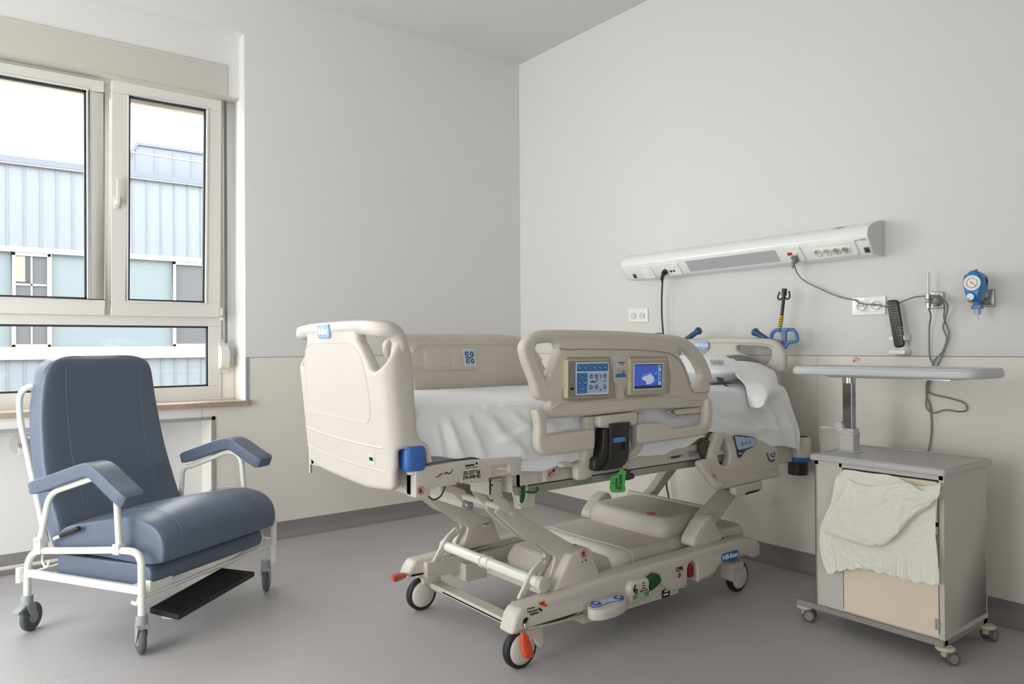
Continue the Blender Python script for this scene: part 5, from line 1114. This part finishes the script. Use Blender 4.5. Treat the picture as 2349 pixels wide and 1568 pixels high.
def schuko(c, R, U, r, par, off):
    R, U = Vector(R).normalized(), Vector(U).normalized(); N = R.cross(U); m = MB(); c = Vector(c)+N*off
    ring = [c+(R*cos(a)+U*sin(a))*r for a in [2*pi*k/28 for k in range(28)]]; rin = [c-N*.007+(R*cos(a)+U*sin(a))*r*.93 for a in [2*pi*k/28 for k in range(28)]]
    m.add(ring+rin, [(k, (k+1) % 28, 28+(k+1) % 28, 28+k) for k in range(28)]+[tuple(range(28, 56))], 0, False)
    m.tube([q+N*.0005 for q in ring], r*.05, 5, True)
    for s in (-1, 1): m.cyl(c-N*.0069+R*s*r*.45, c-N*.0065+R*s*r*.45, r*.13, n=10, mi=1); m.obox(c-N*.003+U*s*r*.86, r*.22, r*.10, .006, R, U, N, mi=2)
    m.cyl(c-N*.0069, c-N*.0062, r*.12, n=10, mi=1)
    o = m.build('socket', [whtp, black, steel], par); return o
for x, y in ((1608, 292), (1678, 285), (1750, 277), (1820, 270)): schuko(onp(PU, UN, x, y, K4), UR, UD, .0195, s4, .0165)
for x, y in ((190, 480), (1978, 278)):
    c = onp(PU, UN, x, y, K4); m = MB(); m.obox(c+UN*.001, .026, .030, .002, UR, UD, UN).obox(c+UN*.0022, .016, .016, .001, UR, UD, UN, mi=1); m.build('data_port', [mat('bronze port frame', (120, 112, 104), .4, .4), black], hu)
c = onp(Vector((-.16, 0, 1.73)), Vector((-1, 0, .0)), 1945, 180, K4); m = MB(); m.text('Evlink', c+Vector((-.004, .0, -.012)), UR, ZD, .012); m.obox(c+Vector((-.004, .030, -.012)), .002, .012, .003, mi=1); m.build('lettering', [mat('navy print', (40, 60, 130), .4), MATS['red print']], hu)
c = Vector((-.118, -2.70, 1.770)); Nn = Vector((-.5, 0, .86)); m = MB(); m.obox(c, .018, .062, .0006, Vector((.86, 0, .5)), (0, 1, 0), Nn).obox(c+Nn*.0005, .008, .034, .0006, Vector((.86, 0, .5)), (0, 1, 0), Nn, mi=1); m.build('asset_label', [mat('pale green label', (196, 224, 200)), mat('olive print', (120, 112, 40))], hu)

# plugs and cables
pc = onp(PU, UN, 430, 440, K4); m = MB(); m.cyl(pc+UN*.006, pc+UN*.028, .018, .016); m.tube(smooth_path([pc+UN*.024, pc+UN*.034+Vector((0, .004, -.012)), pc+UN*.03+Vector((0, .012, -.035)), pc+UN*.024+Vector((0, .014, -.05))], 4), [.012]*5+[.010]*4+[.007]*4, 12)
P = [pc+UN*.024+Vector((0, .014, -.045))]+[on('x', v, x, y, K4) for v, x, y in ((-.10, 402, 520), (-.07, 397, 620), (-.06, 396, 760), (-.06, 402, 860), (-.06, 408, 940))]; z0 = P[-1]
P += [Vector((-.05, z0.y+.0, 1.1)), Vector((-.045, z0.y-.02, .8))]+[on('x', -.05, x, y, K2) for x, y in ((1200, 300), (1212, 400), (1218, 500))]; P += [P[-1]+Vector((-.02, .01, -.16)), P[-1]+Vector((-.14, .02, -.30))]
P[-1].z = .25
m.tube(smooth_path(P, 6), .0052, 10); tag(m.build('power_cable', black), 'black plug and mains cable hanging from the left end of the supply unit', 'cable')
cab = mat('grey cable sheath', (122, 122, 124), .45)
pc = onp(PU, UN, 1436, 335, K4); m = MB(); m.obox(pc+UN*.020, .026, .034, .022, UR, UD, UN).tube(smooth_path([pc+UN*.024, pc+UN*.034+Vector((0, .004, -.018)), pc+UN*.032+Vector((0, .008, -.038))], 4), [.011]*4+[.007]*5, 10)
def wl(v, K, x, y): return on('x', v, x, y, K)
cw = [pc+UN*.032+Vector((0, .008, -.034)), wl(-.10, K4, 1418, 400), wl(-.07, K4, 1440, 460), wl(-.045, K4, 1500, 520), wl(-.03, K4, 1620, 580), wl(-.02, K4, 1750, 635), wl(-.018, K4, 1860, 660), wl(-.02, K5, 200, 352), wl(-.022, K5, 250, 380), wl(-.022, K5, 360, 386), wl(-.028, K5, 440, 404), wl(-.045, K5, 490, 392), wl(-.05, K5, 560, 362), wl(-.075, K5, 640, 332), wl(-.10, K5, 720, 323), wl(-.10, K5, 800, 318), wl(-.085, K5, 860, 345), wl(-.07, K5, 893, 395), wl(-.04, K5, 880, 480), wl(-.025, K5, 862, 560), wl(-.02, K5, 888, 640), wl(-.02, K5, 855, 740), wl(-.018, K5, 800, 800), wl(-.018, K5, 785, 850), wl(-.018, K5, 745, 950), wl(-.018, K5, 737, 1020), wl(-.02, K5, 790, 1060), wl(-.02, K5, 900, 1085), wl(-.02, K5, 1020, 1125), wl(-.02, K5, 1035, 1175), wl(-.02, K5, 980, 1188), wl(-.02, K5, 880, 1175), wl(-.02, K5, 790, 1198), wl(-.02, K5, 740, 1165), wl(-.02, K5, 735, 1100), wl(-.02, K5, 765, 950), wl(-.02, K5, 820, 840), wl(-.02, K5, 870, 730), wl(-.02, K5, 905, 600), wl(-.02, K5, 868, 490), wl(-.04, K5, 870, 400), wl(-.09, K5, 830, 330), wl(-.09, K5, 780, 340), wl(-.10, K5, 758, 420)]
m.tube(smooth_path(cw, 6), .0034, 8); tag(m.build('call_cable', cab), 'thin grey nurse-call cable looping along the wall from the supply unit to the gas outlet', 'cable')
cw = [wl(-.09, K5, 752, 415), wl(-.06, K5, 768, 470), wl(-.03, K5, 757, 560), wl(-.025, K5, 757, 680), wl(-.02, K5, 762, 780), wl(-.018, K5, 785, 850), wl(-.018, K5, 748, 960), wl(-.018, K5, 735, 1060), wl(-.018, K5, 765, 1150), wl(-.02, K5, 775, 1300), wl(-.02, K5, 765, 1420), wl(-.025, K5, 752, 1480), wl(-.03, K5, 740, 1560)]
m = MB(); m.tube(smooth_path(cw, 6), .0036, 8); tag(m.build('hanging_tube', cab), 'thin grey line hanging straight down the wall from the flowmeter behind the cabinet', 'tube')

# wall sockets
def wall_socket(K, pts, discs, label, mt, r, bev=.003):
    q = pp('x', 0, K, pts); c = (sum(a for a, b in q)/4, sum(b for a, b in q)/4); w = thing('wall_socket', label, 'wall socket', (0, c[0], c[1]), group=None)
    m = MB(); m.plate('x', -.010, .010, q, bev=bev, r=.004)
    for x, y in discs: d = on('x', -.012, x, y, K); h = r*1.28; m.plate('x', -.0125, .005, [(d.y-h, d.z-h), (d.y+h, d.z-h), (d.y+h, d.z+h), (d.y-h, d.z+h)], bev=.001, r=.002)
    m.build('plate', mt, w)
    for x, y in discs: schuko(on('x', -.0125, x, y, K), (0, -1, 0), ZD, r, w, .0075)
wall_socket(K4, [(147, 728), (294, 726), (296, 832), (148, 838)], [(183, 783), (248, 782)], 'white double wall socket below the left end of the supply unit', whtp, .0185)
wall_socket(K5, [(185, 335), (438, 320), (434, 462), (185, 468)], [(250, 398), (360, 393)], 'clear-covered double wall socket beside the television remote', mat('clear cover over socket', (232, 232, 230), .12, spec=.7), .0215)
# remote control in its wall holder
q = wl(-.03, K5, 535, 740); rh = thing('remote_holder', 'white plastic wall holder gripping the black remote control', 'holder', (0, q.y, q.z))
m = MB(); m.plate('x', -.004, .004, pp('x', -.002, K5, [(545, 618), (598, 606), (600, 762), (540, 765)]), bev=.001, r=.003)
m.plate('x', -.062, .060, pp('x', -.04, K5, [(470, 625), (565, 630), (590, 608), (592, 652), (472, 655)]), bev=.003, r=.004).plate('x', -.060, .058, pp('x', -.04, K5, [(463, 728), (570, 722), (590, 725), (592, 762), (465, 760)]), bev=.006, r=.010)
m.build('holder_body', whtp, rh)
rm = thing('remote_control', 'black remote control with coloured buttons standing in the white holder', 'remote control', tuple(q))
RXv = -.066
ro = pp('x', RXv, K5, [(436, 362), (452, 352), (505, 350), (518, 360), (545, 520), (566, 690), (545, 708), (510, 710), (492, 700), (478, 620), (452, 470)])
m = MB(); m.plate('x', RXv, .018, ro, bev=.005, r=.012); m.build('remote_body', mat('black remote shell', (30, 30, 32), .35), rm)
m = MB(); rp = lambda x, y: on('x', RXv-.001, x, y, K5)
for j in range(13):
    for i in range(4):
        x = 458+j*5.9*.92+i*15.5+(0); y = 395+j*18.5-i*2
        if 6 <= j <= 8 and 0 <= i <= 3: continue
        p = rp(x, y); m.obox(p, .002, .0055, .0032, mi=0)
for k, (x, y) in enumerate(((466, 491), (483, 488), (498, 485), (514, 481))): m.obox(rp(x, y), .0024, .006, .0032, mi=1+k)
m.obox(rp(449, 390), .0024, .006, .005, mi=1); p = rp(498, 522); m.tube([p+Vector((0, .0085*cos(k*pi/8), .0085*sin(k*pi/8))) for k in range(16)], .0012, 5, True)
m.build('buttons', [mat('grey key tops', (150, 150, 152), .5), MATS['red print'], mat('green key', (40, 140, 70), .4), mat('yellow key', (214, 180, 60), .4), mat('blue key', (50, 90, 190), .4)], rm)['kind'] = 'stuff'
# gas outlets
satin = mat('satin steel plate', (176, 172, 166), .35, .7); brass = mat('aged brass', (150, 112, 60), .4, .6)
def outlet(pts, K, label):
    q = pp('x', 0, K, pts); c = (sum(a for a, b in q)/4, sum(b for a, b in q)/4); g = thing('gas_outlet', label, 'gas outlet', (0, c[0], c[1]))
    m = MB(); m.plate('x', -.014, .014, q, bev=.004, r=.006); zl = min(b for a, b in q); m.box(-.0148, -.014, c[0]-.015, c[0]+.015, zl+.008, zl+.015, 1); m.cyl((-.0155, min(a for a, b in q)+.008, zl+.011), (-.014, min(a for a, b in q)+.008, zl+.011), .003, mi=2); m.build('plate', [satin, mat('engraved grey', (120, 118, 114), .5), dark], g); return g, c
g1, c1 = outlet([(768, 290), (872, 290), (876, 412), (768, 418)], K5, 'satin steel gas outlet plate carrying the clear flowmeter')
m = MB(); pc = wl(-.04, K5, 800, 355); m.lathe((0, pc.y, pc.z), (-1, 0, 0), [(.01, .026), (.02, .026), (.024, .022), (.045, .022)], mi=0).lathe((0, pc.y, pc.z), (-1, 0, 0), [(.045, .016), (.075, .016), (.078, .013)], mi=1); m.build('coupling', [mat('steel coupling', (140, 138, 132), .35, .7), mat('cream knob', (206, 200, 184), .4)], g1)
fmv = -.10; f0, f1, f2 = wl(fmv, K5, 748, 140), wl(fmv, K5, 748, 310), wl(fmv, K5, 750, 412)
fm_ = thing('flowmeter', 'clear upright oxygen flowmeter tube plugged into the left gas outlet', 'flowmeter', tuple(f2))
m = MB(); m.cyl(f0, (f1.x, f1.y, f1.z), .0095, n=20); m.build('flow_tube', glass_mat('clear acrylic', (.86, .88, .88), .12), fm_)
m = MB(); m.cyl(f0+Vector((0, 0, -.004)), f1, .0042, n=12)
for k in range(6): p = lerp(f0, f1, .25+.12*k); m.obox(p+Vector((-.0045, 0, 0)), .001, .005, .0008, mi=1)
m.build('inner_tube', [mat('milky core', (206, 208, 208), .3), black], fm_)
m = MB(); m.cyl(f1, f1+Vector((0, 0, -.022)), .013, .011).cyl(f1+Vector((0, 0, -.02)), f2, .0075).cyl((f1.x+.06, f1.y-.01, f1.z-.015), (f1.x, f1.y, f1.z-.015), .008).cyl(f1+Vector((0, 0, -.030)), f1+Vector((-.004, .028, -.030)), .0035).sph(f1+Vector((0, 0, -.030)), .011).cyl(f2+Vector((0, 0, .012)), f2, .006); m.build('valve', mat('polished chrome', (190, 190, 188), .15, .95), fm_)
g2, c2 = outlet([(1140, 272), (1252, 270), (1255, 402), (1140, 405)], K5, 'satin steel gas outlet plate behind the blue suction regulator')
# suction regulator (reads off the zoomed crop)
KG = (2180, 600, 9.8); sx = -.145
rg_ = thing('suction_regulator', 'bright blue wall suction regulator with a round dial gauge', 'regulator', tuple(wl(-.1, KG, 580, 920)))
cb = mat('cyan blue regulator plastic', (24, 122, 186), .3, spec=.5); cb2 = mat('pale blue side plastic', (88, 144, 186), .45)
fo = pp('x', sx, KG, [(285, 330), (310, 295), (360, 285), (400, 230), (450, 198), (510, 190), (580, 210), (640, 255), (690, 330), (705, 450), (690, 560), (650, 720), (600, 850), (560, 900), (480, 900), (400, 870), (340, 810), (310, 700), (285, 560), (275, 440)])
m = MB(); m.plate('x', sx, .05, fo, bev=.008, r=.012); m.build('front_case', cb, rg_)
cyy = sum(a for a, b in fo)/len(fo); czz = sum(b for a, b in fo)/len(fo); bo = [(cyy+(a-cyy)*.94, czz+(b-czz)*.92) for a, b in fo]
m = MB(); m.plate('x', sx+.05, .035, bo, bev=.006, r=.012); p = wl(sx+.02, KG, 575, 180); m.cyl((p.x, p.y, p.z-.02), (p.x, p.y, p.z), .006).cyl((p.x-.004, p.y, p.z-.003), (p.x+.006, p.y, p.z-.003), .006); m.build('rear_case', cb2, rg_)
D0 = on('x', sx-.001, 490, 475, KG); m = MB(); m.lathe((sx+.001, D0.y, D0.z), (-1, 0, 0), [(0, .036), (.003, .036), (.004, .033)], mi=0); m.lathe((sx-.003, D0.y, D0.z), (-1, 0, 0), [(0, .0325), (.0006, .0325)], n=36, mi=1)
def arcp(r, a0, a1, dx, n=16): return [Vector((sx-.004-dx, D0.y-cos(a)*r, D0.z+sin(a)*r)) for a in [lerp(a0, a1, k/n) for k in range(n+1)]]
m.tube(arcp(.0205, radians(-40), radians(-190), .0004), .0011, 5, mi=2); m.tube(arcp(.0205, radians(-190), radians(-290), .0004), .0011, 5, mi=3); m.tube(arcp(.0205, radians(70), radians(30), .0004), .0011, 5, mi=4); m.tube(arcp(.0205, radians(30), radians(-40), .0004), .0011, 5, mi=5)
for k in range(13): a = radians(-45+k*22.5); q = Vector((sx-.0042, D0.y-cos(a)*.0275, D0.z+sin(a)*.0275)); m.obox(q, .0006, .0028, .0013, mi=6)
a = radians(-42); m.bar(Vector((sx-.005, D0.y+cos(a)*.012, D0.z-sin(a)*.012)), Vector((sx-.005, D0.y-cos(a)*.022, D0.z+sin(a)*.022)), .0012, .0006, up=(1, 0, 0), mi=6)
m.cyl((sx-.006, D0.y, D0.z), (sx-.004, D0.y, D0.z), .0022, n=10, mi=6)
m.build('dial_gauge', [cb, mat('dial white', (232, 232, 228), .35), MATS['red print'], mat('orange scale', (206, 110, 50), .5), mat('yellow scale', (200, 196, 80), .5), mat('green scale', (40, 120, 96), .5), black], rg_)
K_ = on('x', sx-.006, 455, 790, KG); m = MB(); m.lathe((sx+.001, K_.y, K_.z), (-1, 0, 0), [(0, .020), (.010, .018), (.012, .015)], mi=0).lathe((sx-.011, K_.y, K_.z), (-1, 0, 0), [(0, .0148), (.0006, .0145)], mi=1); m.tube([Vector((sx-.0122, K_.y-.010*cos(a), K_.z+.010*sin(a))) for a in [radians(200+k*10) for k in range(9)]], .0012, 5, mi=2); m.build('control_knob', [cb, mat('dial white', (232, 232, 228)), black], rg_)
e1 = on('x', sx+.03, 610, 905, KG); m = MB(); m.cyl((e1.x, e1.y, e1.z+.01), (e1.x, e1.y, e1.z-.012), .013).box(e1.x-.014, e1.x+.014, e1.y-.018, e1.y+.018, e1.z-.030, e1.z-.012).box(e1.x-.0155, e1.x-.014, e1.y-.016, e1.y+.008, e1.z-.024, e1.z-.019, 1).sph((e1.x, e1.y+.021, e1.z-.025), .006, mi=1).lathe((e1.x, e1.y, e1.z-.030), (0, 0, -1), [(0, .013), (.024, .012), (.025, .006)], mi=2).cyl((e1.x, e1.y, e1.z-.05), (e1.x, e1.y, e1.z-.075), .0038, mi=3)
m.build('outlet_fitting', [MATS['strong blue badge'], mat('amber lever', (206, 156, 52), .4), mat('pale blue trap', (150, 176, 208), .25), mat('clear spout', (206, 208, 206), .2)], rg_)
m = MB(); m.lathe((0, c2[0]+.028, c2[1]-.012), (-1, 0, 0), [(.012, .024), (.02, .024), (.022, .019), (.05, .019), (.052, .014), (.10, .014)]); m.build('coupling', brass, g2)
ys_ = min(a for a, b in bo)-.0006; p = on('y', ys_, 815, 430, KG); m = MB()
for k, (a, b) in enumerate(((-.012, .030), (-.007, .034), (.001, .014), (.006, .028), (.011, .020))): m.box(p.x+a*.8, p.x+a*.8+.0018, ys_-.0002, ys_+.0006, p.z-b/2, p.z+b/2)
m.box(p.x+.0, p.x+.009, ys_-.0002, ys_+.0006, p.z-.001, p.z+.002); m.build('side_print', ink, rg_)

# ================================================================= BEDSIDE CABINET WITH OVERBED TABLE
cabm = mat('warm grey laminate', (202, 197, 191), .4, bump=.08, bscale=400); cabe = mat('grey laminate top', (190, 188, 188), .35); doorm = mat('pale apricot laminate', (233, 217, 198), .4, bump=.06, bscale=300)
cream_c = mat('cream caster plastic', (196, 190, 172), .4)
CX, CY = -.645, -2.868; ang = radians(0)
CW, CD, CZ0, CZ1 = .515, .40, .088, .705
bc = thing('bedside_cabinet', 'grey wheeled bedside cabinet with an apricot door and attached overbed table', 'bedside cabinet', (-.44, -3.13, 0))
y0, y1, x0, x1 = CY, CY-CW, CX, CX+CD
m = MB(); m.box(x0, x1, y1, y1+.018, CZ0, CZ1).box(x0, x1, y0-.018, y0, CZ0, CZ1).box(x1-.012, x1, y1, y0, CZ0, CZ1).box(x0+.004, x1, y1, y0, CZ0, CZ0+.018).box(x0, x1, y1, y0, CZ1-.02, CZ1)
m.box(x0, x0+.02, y0-.115, y0, CZ0, CZ1).box(x0, x0+.3, y0-.122, y0-.108, CZ0, CZ1); m.build('cabinet_body', cabm, bc, bevel=.0015)
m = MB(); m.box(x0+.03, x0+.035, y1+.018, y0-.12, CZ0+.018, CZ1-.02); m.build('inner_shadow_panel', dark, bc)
d0, d1 = y0-.124, y1+.022
m = MB(); m.box(x0+.002, x0+.020, d1, d0, CZ0+.006, .508); dr = m.build('door', doorm, bc, bevel=.001)
for h0, h1 in ((.125, .165), (.445, .48)): m = MB(); m.box(x0-.006, x0+.002, d1-.006, d1+.010, h0, h1); m.build('hinge', steel, dr, bevel=.001)
m = MB(); m.box(x0+.001, x0+.020, d1, d0, .525, .678); m.build('drawer', doorm, bc, bevel=.001)
# top with raised rim
TZ0, TZ1 = .705, .728
m = MB(); m.plate('z', TZ1, -(TZ1-TZ0), [(x0-.022, y0+.012), (x0-.022, y1-.014), (x1+.02, y1-.014), (x1+.02, y0+.012)], bev=.004, r=.012)
m.tube(fillet([(x0-.014, y0+.004), (x0-.014, y1-.006), (x1+.012, y1-.006), (x1+.012, y0+.004)], .01) and [(a, b, TZ1+.001) for a, b in fillet([(x0-.014, y0+.004), (x0-.014, y1-.006), (x1+.012, y1-.006), (x1+.012, y0+.004)], .01)], .003, 6, True); m.build('cabinet_top', cabe, bc)
# chassis and casters
m = MB(); m.box(x0-.012, x0+.028, y1, y0+.085, .066, .088).box(x1-.045, x1-.005, y1, y0+.06, .062, .088).box(x0, x1, y1, y1+.03, .066, .088); m.build('chassis', mat('taupe steel chassis', (150, 144, 138), .45), bc, bevel=.002)
def ccast(x, y, a, disc_=True):
    m = MB(); m.lathe((x, y, .05), (0, 0, 1), [(0, .026), (.004, .034), (.010, .035), (.016, .030), (.018, .01)], n=28)
    T_ = Matrix.Translation((x, y, 0)) @ Matrix.Rotation(a, 4, 'Z'); n_ = MB(T_); n_.box(-.012, .012, -.012, .028, .028, .056); m.V += n_.V; b = 0
    k = len(m.V)-8; m.F += [(tuple(k+i for i in f), mi, sm) for f, mi, sm in n_.F]
    o = m.build('caster', cream_c, bc, bevel=.003)
    n_ = MB(T_)
    for s in (-1, 1): n_.lathe((s*.016-.0075, .02, .0255), (1, 0, 0), [(0, .015), (.001, .0235), (.004, .0255), (.011, .0255), (.014, .0235), (.015, .015)], n=24); n_.cyl((s*.016-.0078, .02, .0255), (s*.016+.0078, .02, .0255), .0165, n=20, mi=1)
    n_.build('wheel', [mat('brown grey tyre', (96, 92, 86), .55), mat('taupe hub', (140, 134, 126), .5)], o)
ccast(x0+.008, y0+.055, radians(200)); ccast(x0+.012, y1+.004, radians(-125)); ccast(x1-.03, y1-.004, radians(-100)); ccast(x1-.03, y0+.045, radians(200))
# column and overbed table top
chrome = mat('dark mirror chrome', (150, 152, 154), .12, .95); sgrey = mat('painted grey steel', (196, 194, 190), .35)
tx, ty = -.46, -2.925
m = MB(); m.lathe((tx, ty, .728), (0, 0, 1), [(0, .052), (.004, .052), (.007, .046)]).box(tx-.026, tx+.026, ty-.030, ty+.030, .733, .805).box(tx-.024, tx+.026, ty-.030, ty+.020, .805, .83); m.build('column_socket', sgrey, bc, bevel=.003)
m = MB(); m.plate('x', tx-.030, .06, [(ty-.035, .80), (ty-.030, .815), (ty+.01, .825), (ty+.022, .855), (ty+.045, .857), (ty+.055, .84), (ty+.045, .815), (ty+.012, .802)], bev=.002, r=.006).cyl((tx-.01, ty+.045, .826), (tx-.03, ty+.115, .826), .006).cyl((tx-.032, ty+.047, .846), (tx-.026, ty+.047, .846), .005).cyl((tx-.032, ty-.022, .81), (tx-.026, ty-.022, .81), .005); m.build('clamp_lever', sgrey, bc)
m = MB(); m.box(tx-.018, tx+.018, ty-.022, ty+.022, .80, 1.035); m.build('column', chrome, bc, bevel=.004)
m = MB(); m.lathe((tx, ty, 1.028), (0, 0, 1), [(0, .028), (.028, .028)]).box(tx-.06, tx+.06, -3.36, ty+.06, 1.054, 1.064); m.build('column_collar', mat('polished chrome', (190, 190, 188)), bc)
tp_ = [(-.60, -2.735), (-.52, -2.715), (-.25, -2.73), (-.235, -2.80), (-.235, -3.35), (-.26, -3.43), (-.30, -3.47), (-.36, -3.49), (-.52, -3.49), (-.585, -3.47), (-.60, -3.42), (-.608, -3.1)]
m = MB(); m.plate('z', 1.098, -.034, tp_, bev=.010, r=.03); m.plate('z', 1.066, -.008, [(-.55, -2.86), (-.3, -2.86), (-.3, -3.40), (-.55, -3.40)], bev=.002, r=.02, mi=0)
ccx, ccy = -.42, -3.1; m.tube([(ccx+(a-ccx)*.955, ccy+(b-ccy)*.975, 1.098) for a, b in fillet(tp_, .03)], .004, 6, True)
m.build('overbed_table_top', mat('light grey laminate', (198, 201, 204), .35), bc)
# ---- isolation gown draped over the cabinet front
gm = mat('pale yellow green nonwoven fabric', (246, 246, 234), .9, bump=.6, bscale=120, sheen=.3)
N_ = gm.node_tree.nodes; L_ = gm.node_tree.links
tr = N_.new('ShaderNodeBsdfTranslucent'); tr.inputs[0].default_value = (.92, .92, .82, 1); ms = N_.new('ShaderNodeMixShader'); ms.inputs[0].default_value = .12
tp2 = N_.new('ShaderNodeBsdfTransparent'); m3 = N_.new('ShaderNodeMixShader'); m3.inputs[0].default_value = .05
L_.new(N_['Principled BSDF'].outputs[0], ms.inputs[1]); L_.new(tr.outputs[0], ms.inputs[2]); L_.new(ms.outputs[0], m3.inputs[1]); L_.new(tp2.outputs[0], m3.inputs[2]); L_.new(m3.outputs[0], N_['Material Output'].inputs[0])
gw = thing('isolation_gown', 'crumpled pale yellow-green disposable gown hanging over the front of the bedside cabinet', 'gown', (x0-.03, -3.1, .30))
def G(x, y, X=-.675): return on('x', X, x, y, K6)
ctrl = [[G(372, 335, -.655), G(430, 305, -.655), G(560, 325, -.66), G(700, 340, -.66), G(850, 400, -.66), G(985, 385, -.66)],
        [G(355, 375, -.68), G(440, 365, -.675), G(560, 400, -.675), G(700, 430, -.68), G(840, 440, -.68), G(985, 440, -.68)],
        [G(325, 520, -.685), G(430, 510, -.685), G(560, 530, -.685), G(690, 540, -.685), G(830, 530, -.68), G(965, 520, -.675)],
        [G(268, 650, -.695), G(400, 655, -.70), G(560, 690, -.70), G(690, 690, -.695), G(830, 680, -.685), G(960, 690, -.675)],
        [G(268, 790, -.70), G(390, 790, -.70), G(540, 800, -.705), G(690, 810, -.70), G(830, 830, -.69), G(975, 850, -.68)],
        [G(310, 932, -.70), G(405, 905, -.70), G(540, 900, -.705), G(690, 935, -.70), G(830, 972, -.695), G(985, 995, -.685)]]
gs = surf(ctrl)
def gown(u, v):
    p = gs(u, v); n = noise.noise(Vector((u*9, v*5, 1)))*.006+noise.noise(Vector((u*24, v*14, 4)))*.004+abs(noise.noise(Vector((u*40+v*12, v*26, 9))))*.003+noise.noise(Vector((u*3, v*14-u*6, 7)))*.004
    pl_ = max(0, v-.68)/.32; n += .005*sin(u*70+3*sin(u*9))*pl_; return p+Vector((-abs(n)*1.2-.002, 0, .004*sin(u*60)*pl_))
m = MB(); m.grid(gown, 150, 110); m.build('gown_body', gm, gw)
ctrl = [[G(425, 360, -.69), G(520, 400, -.70), G(640, 400, -.70), G(780, 380, -.70), G(880, 430, -.695), G(988, 380, -.675)],
        [G(400, 450, -.70), G(500, 505, -.715), G(620, 490, -.725), G(740, 440, -.72), G(860, 470, -.71), G(985, 440, -.69)],
        [G(330, 560, -.705), G(450, 570, -.725), G(590, 560, -.735), G(720, 490, -.73), G(840, 500, -.715), G(975, 470, -.695)],
        [G(280, 650, -.708), G(430, 710, -.73), G(600, 740, -.74), G(720, 680, -.735), G(800, 590, -.72), G(940, 500, -.70)],
        [G(290, 665, -.700), G(450, 735, -.71), G(620, 768, -.715), G(725, 695, -.715), G(825, 590, -.705), G(950, 515, -.69)]]
g2s = surf(ctrl)
def slv(u, v):
    p = g2s(u, v); n = noise.noise(Vector((u*7, v*8, 2)))*.009+noise.noise(Vector((u*20+v*9, v*18, 5)))*.005+abs(noise.noise(Vector((u*34, v*30-u*9, 3))))*.003; return p+Vector((-abs(n)-.004*sin(pi*v), 0, 0))
m = MB(); m.grid(slv, 110, 70); m.build('gown_sleeve', gm, gw)
# brown stain on the wainscot sheet is part of the wall: a thin worn patch
m = MB(); 
for k in range(9): p = on('x', -.0045, 185+random.random()*75, 780+random.random()*45, K5); m.cyl((-.0052, p.y, p.z), (-.0045, p.y, p.z), .002+random.random()*.006, n=12)
struct('trim_5', m, mat('faint rusty stain', (204, 182, 150), .6))
m = MB(); c = on('x', -.004, 1905, 852); m.box(-.0052, -.004, c.y-.02, c.y+.022, c.z-.018, c.z+.018); struct('trim_6', m, mat('pale sticker', (214, 216, 220), .4))
